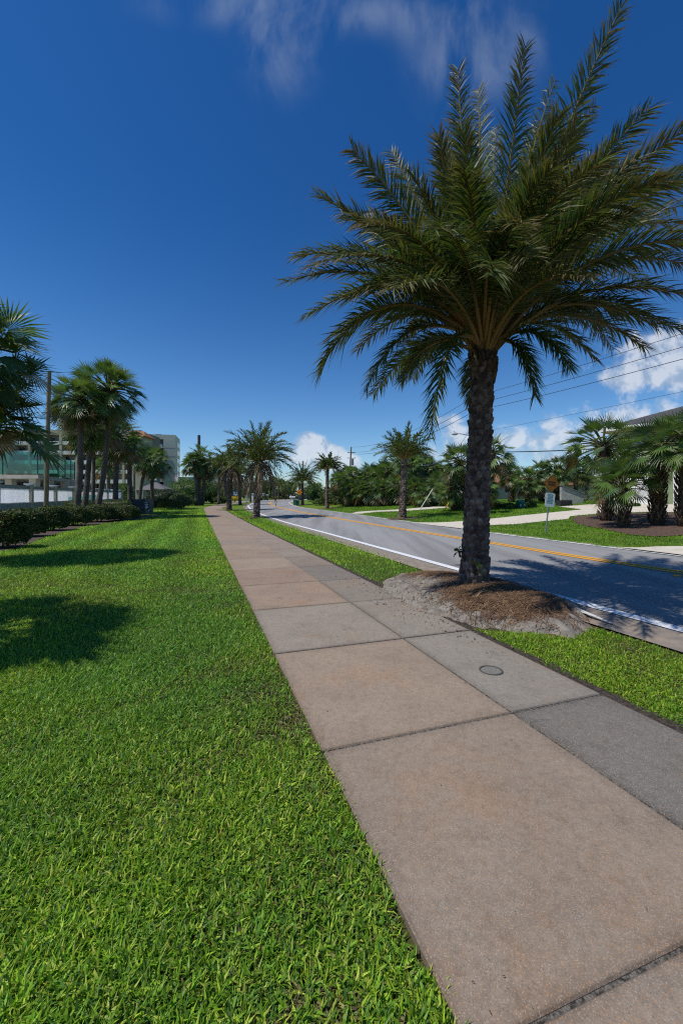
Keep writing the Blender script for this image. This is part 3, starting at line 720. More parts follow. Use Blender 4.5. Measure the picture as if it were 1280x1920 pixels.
# ------------------------------------------------------------------ smaller date palms further on
def date_palm(px, base_py, top_px, top_py, r_px, seed, label, nf=46, dead=0, d=None, up=(.2, 1.0), group='date palms planted along the road', rt=.19, lo=-.35, side=0.0, pairs=34, dx=0.0):
    r = rngf(seed)
    if d is None: x, d = hit(px, base_py)
    else: x = at(px, d)
    z0 = z1(x, d); H = zat(top_py, d)-z0; tx = at(top_px, d)-x; rad = r_px*d/F
    root = empty('date_palm', (x, d, z0), label, 'palm tree', group)
    mb = MB(); boots(mb, (0, 0, -.05), (tx, 0, H), rt, rt*.8, max(10, int(H*7)), 8, .035, r, 1.35, ((.11,.082,.065),(.075,.055,.045),(.15,.12,.095)))
    mb.build('trunk', mbark, root, smooth=True)
    mb = MB(); T0 = np.array([tx, 0, H])
    for k in range(nf+dead):
        f = (k+.5)/nf; az = k*2.39996+r.normal(0, .2); dd = k >= nf
        if dd: el = R(r.uniform(-75, -38)); L = rad*r.uniform(.8, 1.15); az = r.uniform(0, 2*np.pi)
        else: el = math.asin(np.clip(1-(1-lo)*f**.85, -1, .985)); L = rad*r.uniform(.88, 1.12)*(1.06 if el > .6 else 1)
        h = np.array([math.cos(az), math.sin(az), 0]); tip = T0+h*math.cos(el)*L+np.array([0, 0, math.sin(el)*L*1.06])
        p1 = T0+h*math.cos(el)*L*.45+np.array([0, 0, max(math.sin(el), -.05)*L*.55+math.cos(el)*L*(.38 if not dd else .30)])
        frond(mb, T0+h*.08, p1, tip, (.36 if d < 40 else .33)*rad**.5, pairs, .05 if d < 40 else .065, r, dry=.25, dead=dd, rach=.03, droop=.16, roll=r.normal(0, .3), start=.14)
    mb.build('crown', mpalm, root)
    # ring of mulch at the foot
    an = np.linspace(0, 2*np.pi, 15)[:-1]
    drape('mulch_ring', [(x+1.15*math.cos(q)*(1+.15*math.sin(3*q+seed)), d+1.15*math.sin(q)) for q in an], .045, .5, mmul)
    return root
date_palm(480, 968.5, 486, 868, 70, 41, 'date palm on the left verge with grey dead fronds drooping below its crown', dead=12, nf=60, d=28.5, lo=-.3, rt=.20)
date_palm(429, 953, 432, 880, 44, 42, 'date palm by the bend in the pavement with a skirt of withered grey fronds', nf=34, dead=16, d=43, lo=-.1, rt=.24)
date_palm(450.5, 944.5, 448, 892, 32, 43, 'slim date palm beside the yellow flower bush with many brown fronds', nf=32, dead=12, d=64, lo=-.1, rt=.2)
date_palm(469.5, 938.9, 470, 895, 28, 44, 'small far date palm at the mouth of the side street', nf=32, dead=8, d=92, lo=-.1, pairs=26)
date_palm(567, 944.5, 567, 903, 33, 45, 'date palm with a low full crown behind the orange diamond sign', nf=52, d=63, lo=-.5, rt=.2)
date_palm(612.5, 952, 614, 881, 31, 46, 'slender date palm on the far verge before the thicket', nf=44, d=47, lo=-.3, rt=.19)
date_palm(753.5, 969.5, 758, 863, 60, 47, 'date palm with a lattice patterned trunk and sparse upright fronds', nf=36, d=27.5, lo=.0, rt=.22)
date_palm(522, 939.5, 522, 912, 20, 48, 'tiny far date palm beyond the curve of the road', nf=36, d=140, lo=-.4, pairs=22, rt=.25)

# ------------------------------------------------------------------ cabbage palms
FG = [(.075,.140,.038),(.095,.165,.036),(.058,.115,.045),(.115,.175,.042)]
def fan(mb, p0, dirv, pet, size, r, nseg=22, age=0.0):
    up = np.array([0, 0, 1.]); h = norm(np.array([dirv[0], dirv[1], 1e-4]))
    p1 = p0+dirv*pet*.6; p2 = p0+dirv*pet-up*pet*(.10+.25*age)
    s = np.linspace(0, 1, 5); pts = bez(p0, p1, p2, s)
    green = np.array(FG[r.integers(0, 4)])*r.uniform(.8, 1.25)
    if age > .8 and r.random() < .55: green = np.array([(.20,.13,.06),(.16,.11,.045),(.13,.13,.04)][r.integers(0, 3)])*r.uniform(.7, 1.1)
    mb.tube(pts, np.linspace(.024, .014, 5), 4, np.array((.11, .13, .04)), caps=False)
    T = norm(pts[-1]-pts[-2]); B = norm(np.cross(T, up)); 
    ro = r.normal(0, .45); N = np.cross(B, T); B, N = B*math.cos(ro)+N*math.sin(ro), N*math.cos(ro)-B*math.sin(ro)
    a = np.linspace(-1, 1, nseg)*R(128); n = nseg
    fold = .28+.15*r.random()
    D = norm(np.cos(a)[:, None]*T+np.sin(a)[:, None]*B+(fold*np.abs(np.sin(a)))[:, None]*N-(.18*(1-np.abs(a)/R(128)))[:, None]*N)
    L = size*(1-.28*(np.abs(a)/R(128))**2)*r.uniform(.88, 1.06, n)
    hub = p2+T*(size*.06)
    m = hub+D*(L*.52)[:, None]-up*(.03*L)[:, None]; Wd = norm(np.cross(D, N)); w = L*.52*R(128)*2/nseg*.5*.92
    dr = size*r.uniform(.05, .26, n)*(.5+1.2*age)
    tp = hub+D*L[:, None]-up*dr[:, None]
    V = np.stack([np.repeat(hub[None], n, 0), m-Wd*w[:, None], m+Wd*w[:, None]-N*.015, tp], 1)
    C = np.repeat((green*r.uniform(.82, 1.18, (n, 1)))[:, None], 4, 1); C[:, 0] *= 1.15; C[:, 3] = C[:, 3]*.75+np.array((.05, .035, .012))
    i = np.arange(n)[:, None]*4
    mb.add(V.reshape(-1, 3), None, np.concatenate([i+np.array([[0, 1, 2]]), i+np.array([[1, 3, 2]])]), C.reshape(-1, 3))
def fan_crown(seed, nl=36, nseg=22, lo=-.75, dead=5, top=.97, pet=.60, size=.50):
    """crown of about unit radius"""
    r = rngf(seed); mb = MB()
    for k in range(nl):
        f = (k+.5)/nl; az = k*2.39996+r.normal(0, .25); z = top-(top-lo)*f; el = math.asin(np.clip(z, -1, 1)); age = f
        dv = np.array([math.cos(az)*math.cos(el), math.sin(az)*math.cos(el), math.sin(el)])
        fan(mb, np.array([0, 0, -.12*f]), dv, pet*r.uniform(.85, 1.2), size*r.uniform(.85, 1.12), r, nseg, age)
    for k in range(dead):
        az = r.uniform(0, 2*np.pi); dv = norm(np.array([math.cos(az)*.55, math.sin(az)*.55, -.8]))
        fan(mb, np.array([0, 0, -.12]), dv, pet*.8, size*.75, r, nseg, 1.0)
    return mb.mesh('fan_crown')
CROWNS = [fan_crown(500+k, nl=42, lo=(-.62, -.72, -.55, -.8)[k], dead=(7, 5, 3, 9)[k]) for k in range(4)]
CROWN_BIG = [fan_crown(520+k, nl=54, nseg=32, lo=-.66, dead=9) for k in range(2)]
CROWN_HIGH = [fan_crown(530+k, nl=38, nseg=28, lo=-.35, dead=3, pet=.64, size=.45) for k in range(3)]
CROWN_LOW = [fan_crown(540+k, nl=30, nseg=30, lo=.05, dead=0, pet=.66, size=.55) for k in range(2)]
for c in CROWNS+CROWN_BIG+CROWN_LOW+CROWN_HIGH: c.materials.append(mfan)
def sabal_trunk(H, tx, ty, r0, kind, seed):
    r = rngf(seed); mb = MB(); s = np.linspace(0, 1, 16)
    bow = np.sin(s*np.pi)*.03*H*r.normal(0, 1)
    pts = np.stack([tx*s+bow, ty*s, H*s], 1)
    if kind == 'smooth':
        rad = r0*(1.25*np.exp(-s*10)*.25+1-.15*s)*(1+r.normal(0, .03, 16))
        c = np.array((.105, .085, .070)); cc = np.repeat(c*(1+r.normal(0, .12, (16, 1))), 12, 0); cc = np.concatenate([cc, cc[:2]])
        mb.tube(pts, rad, 12, cc)
        # old leaf bases just under the crown
        nb = 26; z0, z1_ = .80, 1.0
    else:
        rad = r0*(1-.05*s)*.8; mb.tube(pts, rad, 12, (.07, .05, .035)); nb = int(60*H/1.8); z0, z1_ = .0, 1.0
    for k in range(nb):
        f = z0+(z1_-z0)*(k+.5)/nb; th = k*2.39996+r.normal(0, .15); d = np.array([math.cos(th), math.sin(th), 0])
        c0 = np.array([np.interp(f, s, pts[:, i]) for i in range(3)]); rr = np.interp(f, s, rad)
        for sg in (-1, 1):
            tg = np.array([-d[1], d[0], 0])*sg; a = c0+d*rr*.9-tg*.03*r0/.2; L = r.uniform(.20, .34)*(r0/.2)**.5
            b = a+d*(.13*r0/.22)+tg*.085*r0/.2+np.array([0, 0, L]); w = np.array([-d[1], d[0], 0])*.032*r0/.2
            c = np.array([(.15,.10,.065),(.10,.065,.045),(.20,.145,.10)][r.integers(0, 3)])*r.uniform(.7, 1.2)
            mid = (a+b)/2-np.array([0, 0, .03])+d*.01
            V = [a-w, a+w, mid-w*.8+d*.025, mid+w*.8+d*.025, b-w*.35, b+w*.35, mid-d*.03]
            mb.add(V, [(0, 1, 3, 2), (2, 3, 5, 4)], [(0, 2, 6), (1, 6, 3), (2, 4, 6), (3, 6, 5)], c)
    return mb.mesh('trunk', True)
TRUNKS = {}
def sabal(x, y, H, rad, label, group, tx=0., ty=0., r0=.16, kind='smooth', crown=None, seed=0, z0=None):
    z0 = z1(x, y) if z0 is None else z0
    root = empty('cabbage_palm', (x, y, z0), label, 'palm tree', group)
    link('trunk', sabal_trunk(H, tx, ty, r0, kind, 700+seed), mbark, root)
    me = crown if crown is not None else CROWNS[seed % 4]
    c = link('crown', me, None, root, (tx, ty, H)); c.scale = (rad, rad, rad*.95); c.rotation_euler = (random.Random(seed).uniform(-.1, .1), random.Random(seed+9).uniform(-.1, .1), seed*1.7)
    return root
def sabal_px(px, d, top_px, cy, r_px, label, group, **k):
    x = at(px, d); z0 = z1(x, d); H = zat(cy, d)-z0
    return sabal(x, d, H, r_px*d/F/1.02, label, group, tx=at(top_px, d)-x, **k)
GL = 'cabbage palms along the white fence'
sabal(-8.15, 9.0, 4.65, 1.62, 'tall cabbage palm whose crown is cut by the left edge of the picture', GL, seed=1, crown=CROWN_BIG[0])
sabal(-7.95, 9.35, 3.0, 1.3, 'low cabbage palm with wide fans spreading over the nearest hedge', GL, seed=3, crown=CROWN_LOW[0], r0=.2)
sabal(-6.35, 3.2, 4.75, 1.65, 'cabbage palm standing on the lawn left of the view', GL, seed=2, crown=CROWN_BIG[1])
sabal_px(180, 28, 204, 728, 64, 'tall leaning cabbage palm in front of the fence with the highest crown', GL, seed=5, r0=.165, crown=CROWN_BIG[0])
sabal_px(142, 26.5, 150, 748, 58, 'thick cabbage palm right of the wooden pole, with brown fans in its crown', GL, seed=8, r0=.19, crown=CROWN_BIG[1])
sabal_px(158, 29, 168, 796, 54, 'cabbage palm with a heavy dark trunk between the two tallest ones', GL, seed=4, r0=.18, ty=.4)
sabal_px(174, 33, 176, 790, 46, 'thin trunked cabbage palm between the thick ones before the fence', GL, seed=6, r0=.13)
sabal_px(216, 33, 221, 818, 46, 'cabbage palm standing near the far end of the white fence', GL, seed=7, r0=.2)
sabal_px(206, 57, 205, 872, 28, 'short pale green cabbage palm behind the fence', GL, seed=10, r0=.2)
sabal_px(245, 36, 244, 836, 34, 'dark trunked cabbage palm right behind the low sign wall', GL, seed=11, r0=.2)
sabal_px(262, 43, 279, 862, 33, 'slanting cabbage palm before the grey pavilion roof', GL, seed=12, r0=.17)
sabal_px(288, 46, 291, 866, 33, 'upright cabbage palm in front of the grey pavilion roof', GL, seed=13, r0=.18)
GD = 'cabbage palms at the end of the lawn'
sabal_px(369, 62, 366, 868, 28, 'pale trunked cabbage palm at the left of the clump ending the lawn', GD, seed=14, r0=.25)
sabal_px(373, 62.5, 376, 858, 30, 'tallest cabbage palm of the clump at the end of the lawn', GD, seed=15, r0=.25)
sabal_px(377.5, 63.2, 384, 876, 27, 'dark cabbage palm, right one of the clump at the end of the lawn', GD, seed=16, r0=.3)
sabal_px(410, 70, 409, 872, 24, 'cabbage palm behind the withered date palms near the pavement bend', GD, seed=17, r0=.22)
sabal_px(420, 80, 421, 866, 22, 'slim cabbage palm between the lawn clump and the date palms', GD, seed=18, r0=.2)
# right: four in the mulch bed
GR = 'cabbage palms in the mulch bed by the driveway'
x, y = hit(1134, 977); d = y
sabal(x, y, zat(834, d)-z1(x, y), 1.65, 'big cabbage palm with a shaggy booted trunk, nearest the driveway', GR, kind='boot', r0=.27, seed=21, crown=CROWN_HIGH[0], tx=-.1)
x, y = hit(1166, 988); d = y
sabal(x, y, zat(912, d)-z1(x, y), 1.25, 'short cabbage palm with a stubby booted trunk in the mulch bed', GR, kind='boot', r0=.23, seed=22, crown=CROWN_LOW[1])
x, y = hit(1231, 985); d = y
sabal(x, y, zat(840, d)-z1(x, y), 1.48, 'cabbage palm in the mulch bed before the green house wall', GR, kind='boot', r0=.25, seed=23, crown=CROWN_HIGH[1], tx=.1)
x, y = hit(1283, 988); d = y
sabal(x, y, zat(828, d)-z1(x, y), 1.5, 'cabbage palm cut by the right edge of the picture', GR, kind='boot', r0=.25, seed=25, crown=CROWN_HIGH[2], tx=.1)
# behind the big trunk and in front of the bungalows
GB = 'cabbage palms in front of the bungalows'
for k, (px, d, cx, cy, rp, kind, lab) in enumerate([
  (872, 30, 862, 866, 44, 'boot', 'bushy cabbage palm just left of the big date palm trunk'),
  (915, 29, 922, 848, 42, 'boot', 'cabbage palm showing on the right of the big date palm trunk'),
  (905, 27, 905, 912, 34, 'boot', 'low cabbage palm half hidden by the big date palm trunk'),
  (851, 31, 848, 915, 34, 'boot', 'low cabbage palm above the yellow guy guard'),
  (958, 36, 958, 888, 27, 'boot', 'cabbage palm left of the green utility cabinet'),
  (990, 33, 990, 900, 33, 'boot', 'round low cabbage palm right behind the green utility cabinet'),
  (1015, 35, 1013, 884, 30, 'boot', 'cabbage palm left of the diamond sign, before the block wall'),
  (1044, 34, 1046, 877, 34, 'boot', 'thick trunked cabbage palm directly behind the diamond sign'),
  (1078, 37, 1080, 884, 30, 'smooth', 'cabbage palm above the pale gable wall'),
  (1098, 41, 1101, 882, 26, 'smooth', 'far cabbage palm left of the mulch bed palms')]):
    sabal_px(px, d, cx, cy, rp, lab, GB, kind=kind, r0=.24 if kind == 'boot' else .17, seed=30+k)
# the thicket across the road
GT = 'cabbage palms crowded in the roadside thicket'
TH = [(645,52,900,24),(662,50,893,25),(684,49,896,27),(706,50,892,26),(728,47,886,28),(742,50,866,30),(768,44,872,34),(775,50,858,30),(795,46,880,34),(812,47,885,30),
      (635,58,898,22),(655,47,918,24),(676,46,920,25),(698,45,916,27),(720,44,918,28),(745,43,912,30),(780,41,915,32),(805,40,922,30),(825,42,905,28),(690,56,884,22),(715,57,878,22),(832,48,890,26),(650,60,888,20),(790,38,930,24)]
for k, (px, d, cy, rp) in enumerate(TH):
    lab = 'cabbage palm poking highest above the roadside thicket' if k == 7 else ('low cabbage palm at the foot of the roadside thicket across the road' if cy > 905 else 'green cabbage palm crowded among the others in the roadside thicket')
    sabal_px(px, d, px+random.Random(k).uniform(-3, 3), cy, rp, lab, GT, r0=.18, seed=50+k, kind='boot' if k % 3 == 0 else 'smooth')
GF = 'far cabbage palms round the bend'
for k, (px, d, cy, rp) in enumerate([(491,150,905,11),(500,140,908,10),(512,150,902,12),(528,155,905,11),(540,160,908,10),(549,150,912,10),(560,170,906,11),(580,130,912,14),(595,110,915,15),(590,85,922,14),(478,130,912,12),(535,130,915,11)]):
    sabal_px(px, d, px, cy, rp, 'far green cabbage palm in the row beyond the bend of the road', GF, r0=.2, seed=80+k)

# ================================================================== hedges, shrubs and far trees
mshrub = leafmat('shrub_leaf', .25, .55, .3)
def cloud(c, rad, n, leaf, pal, r, power=2.6, lump=.12, zmin=None, core=True, mb=None):
    """leafy mass: leaves spread through the outer part of a lumpy rounded body"""
    mb = mb or MB(); c = np.array(c, float); rad = np.array(rad, float)
    v = norm(r.normal(0, 1, (n, 3))); v[:, 2] = np.where(v[:, 2] < -.55, -v[:, 2], v[:, 2])
    sup = (np.abs(v)**power).sum(1)**(-1/power)
    ph = r.uniform(0, 6.28, 6); lf = 1+lump*(np.sin(v[:, 0]*4.3+ph[0])*np.sin(v[:, 1]*4.9+ph[1])+.7*np.sin(v[:, 2]*6.1+ph[2]+v[:, 0]*5)+.5*np.sin(9*v[:, 0]+ph[3])*np.sin(8*v[:, 2]+ph[4]))
    rr = sup*lf*np.clip(1-np.abs(r.normal(0, .10, n)), .6, 1.04)
    p = c+v*rr[:, None]*rad
    if zmin is not None: k = p[:, 2] > zmin; p, v = p[k], v[k]; n = len(p)
    q = norm(v*.7+r.normal(0, .75, (n, 3))+np.array([0, 0, .35])); w = norm(np.cross(q, r.normal(0, 1, (n, 3)))); up = np.cross(q, w)
    L = leaf*r.uniform(.65, 1.25, n)[:, None]
    V = np.stack([p-w*L*.5, p+up*L*.28, p+w*L*.5, p-up*L*.28], 1)
    pal = np.array(pal); cc = pal[r.integers(0, len(pal), n)]*r.uniform(.75, 1.3, n)[:, None]
    mb.add(V.reshape(-1, 3), np.arange(n*4).reshape(-1, 4), C=np.repeat(cc, 4, 0))
    if core:
        th, ph_ = np.meshgrid(np.linspace(0, 2*np.pi, 25)[:-1], np.linspace(-.5, np.pi/2, 10))
        d = np.stack([np.cos(th)*np.cos(ph_), np.sin(th)*np.cos(ph_), np.sin(ph_)], -1)
        sp = (np.abs(d)**power).sum(-1)**(-1/power)
        Vc = c+d*sp[..., None]*rad*.80
        i = np.arange(9)[:, None]*24; j = np.arange(24)[None, :]; j2 = (j+1) % 24
        mb.add(Vc.reshape(-1, 3), np.stack([i+j, i+j2, i+24+j2, i+24+j], -1).reshape(-1, 4), C=pal.mean(0)*.9)
    return mb
HP = [(.052,.090,.022),(.072,.115,.026),(.038,.070,.022),(.10,.14,.034),(.085,.065,.028)]
def shrub(px, base_py, w_px, top_py, label, group, seed, pal=HP, n=5200, leaf=.075, depth=1.0, d=None, name='shrub', cat='shrub', power=2.6, lump=.10):
    if d is None: x, d0 = hit(px, base_py)
    else: d0 = d; x = at(px, d)
    rx = w_px*.5*d0/F; ry = rx*depth; d1 = d0+ry; x = at(px, d1); z0 = z1(x, d1); h = zat(top_py, d1)-z0
    root = empty(name, (x, d1, z0), label, cat, group)
    r = rngf(seed)
    cloud((0, 0, h*.46), (rx*d1/d0, ry, h*.54), n, leaf, pal, r, power, lump, zmin=.03).build('foliage', mshrub, root)
    mb = MB()
    for k in range(5): a = r.uniform(0, 6.28); mb.tube([(math.cos(a)*.08, math.sin(a)*.08, -.05), (math.cos(a)*rx*.4, math.sin(a)*ry*.4, h*.6)], [.025, .012], 5, (.10, .075, .05))
    mb.build('stem', mbark, root)
    return root
GH = 'clipped shrubs of the hedge beside the lawn'
for k, (px, by, w, ty, lab) in enumerate([(6,1033,84,957,'rounded hedge shrub at the left edge, nearest the lawn'),(50,1010,62,954,'rounded dark hedge shrub second along the lawn'),(96,998,58,949,'hedge shrub below the foot of the wooden pole'),
        (140,988,60,948,'hedge shrub below the thick cabbage palm trunk'),(186,981,60,946,'hedge shrub below the tall leaning cabbage palm'),(230,978,56,947,'last hedge shrub of the row, next to the dark sign wall')]):
    shrub(px, by, w, ty, lab, GH, 300+k, depth=.9, n=9000, leaf=.075, name='hedge_shrub', power=3.0, lump=.07)
shrub(148, 0, 60, 938.5, 'low pale green hedge behind the front hedge, left of the tallest palm', 'low hedges', 310, d=29.5, n=3500, leaf=.07, depth=.4, name='low_hedge', cat='hedge', power=5)
shrub(213, 0, 66, 937.5, 'low pale green hedge between the tallest palm and the sign wall', 'low hedges', 311, d=31.5, n=3500, leaf=.07, depth=.4, name='low_hedge', cat='hedge', power=5)
LP = [(.065,.125,.02),(.085,.150,.024),(.050,.100,.02),(.10,.16,.03)]
shrub(312, 0, 66, 935.5, 'low clipped hedge right of the sign wall along the lawn', 'low hedges', 312, d=46, n=4500, leaf=.11, depth=.35, name='low_hedge', cat='hedge', power=5)
shrub(236, 0, 28, 907, 'round clipped green bush behind the end of the fence', 'bushes by the pavilion', 313, LP, d=66, n=2500, leaf=.2)
shrub(360, 0, 84, 900, 'big bright green bush below the flagpole', 'bushes by the pavilion', 314, LP, d=72, n=7000, leaf=.24, lump=.16)
shrub(306, 0, 62, 917, 'dark broad bush in front of the pavilion', 'bushes by the pavilion', 315, [(.03,.055,.018),(.025,.045,.015)], d=50, n=4000, leaf=.15)
shrub(339, 0, 38, 925, 'pale mounded bush with arching stems at the lawn edge', 'bushes by the pavilion', 316, [(.09,.13,.045),(.06,.10,.035)], d=48, n=3500, leaf=.14)
shrub(361, 0, 20, 936, 'small dark bush left of the lawn end palms', 'bushes by the pavilion', 317, d=60, n=1500, leaf=.14)
GP = 'bushes beyond the pavement bend'
for k, (px, w, ty, d, lab) in enumerate([(398,28,921,76,'dark bush right of the lawn end palms'),(412,30,931,74,'low round bush beside the pavement'),(396,40,905,95,'tall dark bush behind the lawn end palms'),(425,44,902,105,'broad dark bush behind the withered date palms'),
      (462,36,905,118,'dark bush behind the blue sign'),(486,30,912,135,'bush left of the far tree row'),(490,26,930,118,'low hedge bush by the gate pillars'),(532,24,930,150,'low bush at the far side of the bend'),(519,20,931,145,'low yellowish bush at the far side of the bend')]):
    shrub(px, 0, w, ty, lab, GP, 320+k, HP if k != 8 else [(.16,.15,.03),(.08,.11,.03)], d=d, n=2600, leaf=.28, lump=.18)
GU = 'undergrowth bushes of the roadside thicket'
for k, (px, w, ty, d) in enumerate([(598,40,918,64),(622,46,916,58),(640,60,915,62),(600,26,936,56),(617,36,931,54),(644,32,931,50),(668,44,937,49),(700,50,935,46),(730,40,938,43),(700,80,905,63),(760,80,900,58),(815,70,905,56),(790,50,936,42),(845,46,938,36),(872,50,942,32),(925,40,942,31),(820,30,941,38)]):
    shrub(px, 0, w, ty, 'leafy green bush low in the roadside thicket' if ty > 928 else 'tall green bush filling the back of the roadside thicket', GU, 340+k, LP if k % 3 == 0 else HP, d=d, n=2600, leaf=.2, lump=.2)
for k, (px, w, ty, d, lab) in enumerate([(993,24,940,29.5,'low green plant right of the utility cabinet'),(955,22,943,29,'low flowering plant left of the utility cabinet'),(1190,14,943,24.5,'small round plant at the house front')]):
    shrub(px, 0, w, ty, lab, 'small plants at the bungalows', 370+k, LP, d=d, n=900, leaf=.09)
shrub(440, 0, 20, 930.5, 'bush of bright yellow flowers under the blue sign', None, 375, [(.62,.44,.01),(.55,.36,.01),(.10,.13,.02)], d=92, n=1500, leaf=.2, power=2, lump=.3, name='flower_bush', cat='flower bush')
# leafy trees far round the bend
def tree(px, d, top_py, w_px, label, seed):
    x = at(px, d); z0 = z1(x, d); H = zat(top_py, d)-z0; rx = w_px*.5*d/F
    root = empty('leafy_tree', (x, d, z0), label, 'tree', 'leafy trees beyond the bend'); r = rngf(seed)
    mb = MB(); mb.tube([(0, 0, -.1), (.1, 0, H*.3), (0, .1, H*.6)], [.25, .2, .12], 8, (.11, .085, .06))
    for k in range(5): a = k*1.3; mb.tube([(0, 0, H*.35), (math.cos(a)*rx*.6, math.sin(a)*rx*.6, H*.7)], [.1, .04], 5, (.11, .085, .06))
    mb.build('trunk', mbark, root, smooth=True)
    mb = MB()
    for k in range(7):
        a = r.uniform(0, 6.28); q = r.uniform(0, .6); cloud((math.cos(a)*rx*q, math.sin(a)*rx*q, H*r.uniform(.5, .8)), (rx*.5, rx*.5, H*.22), 900, .42, LP if k % 2 else HP, r, 2, .2, core=False, mb=mb)
    mb.build('crown', mshrub, root)
for q in [(507,172,896,30,'broad far tree in the middle of the row beyond the bend',1),(529,178,899,26,'far tree right of the broad one beyond the bend',2),(545,185,905,24,'rounded far tree above the white car',3),(487,165,906,22,'far tree left of the broad one beyond the bend',4),(590,120,906,30,'far tree rising behind the date palm and orange sign',5),(470,150,903,26,'far tree behind the mouth of the side street',6)]:
    tree(*q)
# wood closing the horizon
r = rngf(77); mb = MB()
for k in range(230):
    px = r.uniform(-700, 2100); d = r.uniform(200, 280); H = r.uniform(4.5, 8)
    if 480 < px < 620: H *= .8
    cloud((at(px, d), d, 1.2+H*.4), (r.uniform(5, 9), 4, H*.6), 260, 1.5, HP, r, 2, .2, mb=mb)
tag(mb.build('far_wood', mshrub), kind='stuff')

# ================================================================== pole, fence, sign wall
mwood = mat('weathered_wood', (.27, .20, .11), (.17, .12, .07), 5, .9, .4, 30, stretch=(6, 6, .5))
mdark = mat('dark_metal', (.03, .03, .032), None, 20, .5)
mgalv = mat('galvanised_steel', (.32, .33, .34), (.22, .23, .24), 20, .45, metal=.7)
mwire = mat('wire_black', (.045, .047, .05), None, 5, .6)
x = at(86, 21); z0 = z1(x, 21); H = zat(697, 21)-z0
w = empty('wooden_pole', (x, 21, z0), 'weathered wooden pole standing behind the hedge at left', 'pole')
mb = MB(); mb.tube([(0, 0, -.1), (.09, 0, H*.5), (.19, 0, H)], [.112, .105, .09], 10); mb.build('post', mwood, w)
mb = MB(); mb.tube([(.19, 0, H-.18), (-.0, -.06, H-.10), (-.28, -.05, H+.06), (-.42, 0, H+.10)], .012, 5); mb.tube([(.13, -.07, H-.3), (.05, -.1, H-.42), (-.02, -.12, H-.5)], .014, 5); mb.build('bracket', mdark, w)
# white picket fence on a grey wall
mfw = mat('fence_white', (.80, .81, .82), (.70, .71, .72), 6, .6)
mvin = bpy.data.materials.new('white_vinyl'); mvin.use_nodes = True; T = NT(mvin.node_tree)
_p = mvin.node_tree.nodes['Principled BSDF']; _p.inputs['Base Color'].default_value = (.82, .84, .86, 1); _p.inputs['Roughness'].default_value = .5
_t = T.n('ShaderNodeBsdfTranslucent'); _t.inputs[0].default_value = (.93, .94, .96, 1); _x = T.n('ShaderNodeMixShader'); _x.inputs[0].default_value = .72
T.l(_p.outputs[0], _x.inputs[1]); T.l(_t.outputs[0], _x.inputs[2]); T.l(_x.outputs[0], mvin.node_tree.nodes['Material Output'].inputs[0])
mpost = mat('fence_post_stucco', (.52, .46, .36), (.44, .39, .31), 7, .9, .2)
mfg = mat('fence_wall_grey', (.36, .37, .37), (.29, .30, .30), 4, .9, .15)
fd = [17.7, 22.3]+[26.9+4.6*k for k in range(8)]
fp = [np.array([-10.74-.344*d, d]) for d in fd]
fence = empty('picket_fence', (fp[0][0], fp[0][1], 0), 'white picket fence with stucco posts on a low grey wall behind the palms', 'fence')
fo = np.array([fp[0][0], fp[0][1], 0])
dirf = norm(fp[-1]-fp[0]); nf_ = np.array([-dirf[1], dirf[0]])
def oriented(mb, a, b, th, za0, za1, zb0, zb1, C=None):
    """upright slab from plan point a to b, thickness th"""
    t = norm(np.array(b)-np.array(a)); n = np.array([-t[1], t[0]])*th/2
    V = [(*(a-n), za0), (*(b-n), zb0), (*(b+n), zb0), (*(a+n), za0), (*(a-n), za1), (*(b-n), zb1), (*(b+n), zb1), (*(a+n), za1)]
    mb.add(np.array(V), [(3, 2, 1, 0), (4, 5, 6, 7), (0, 1, 5, 4), (1, 2, 6, 5), (2, 3, 7, 6), (3, 0, 4, 7)], C=C)
for k, q in enumerate(fp):
    g = z1(q[0], q[1]); l = np.array(q)-fo[:2]
    mb = MB(); oriented(mb, l-dirf*.16, l+dirf*.16, .34, g-.1, g+2.22, g-.1, g+2.22); p_ = mb.build('post', mpost, fence)
    mb = MB(); oriented(mb, l-dirf*.25, l+dirf*.25, .52, g+2.223, g+2.30, g+2.223, g+2.30); mb.build('cap', mfw, p_)
    if k < len(fp)-1:
        q2 = fp[k+1]; g2 = z1(q2[0], q2[1]); l2 = np.array(q2)-fo[:2]; a, b = l+dirf*.165, l2-dirf*.165
        mb = MB(); oriented(mb, a, b, .2, g-.1, g+1.08, g2-.1, g2+1.08); mb.build('base_wall', mfg, fence)
        mb = MB(); oriented(mb, a, b, .10, g+1.93, g+2.14, g2+1.93, g2+2.14); mb.build('top_rail', mfg, fence)
        mb = MB(); oriented(mb, a, b, .06, g+1.11, g+1.17, g2+1.11, g2+1.17)
        n = 36
        for i in range(n):
            c = a+(b-a)*(i+.5)/n; gg = g+(g2-g)*(i+.5)/n; oriented(mb, c-dirf*.045, c+dirf*.045, .004, gg+1.172, gg+1.928, gg+1.172, gg+1.928)
        mb.build('picket_panel', mvin, fence)
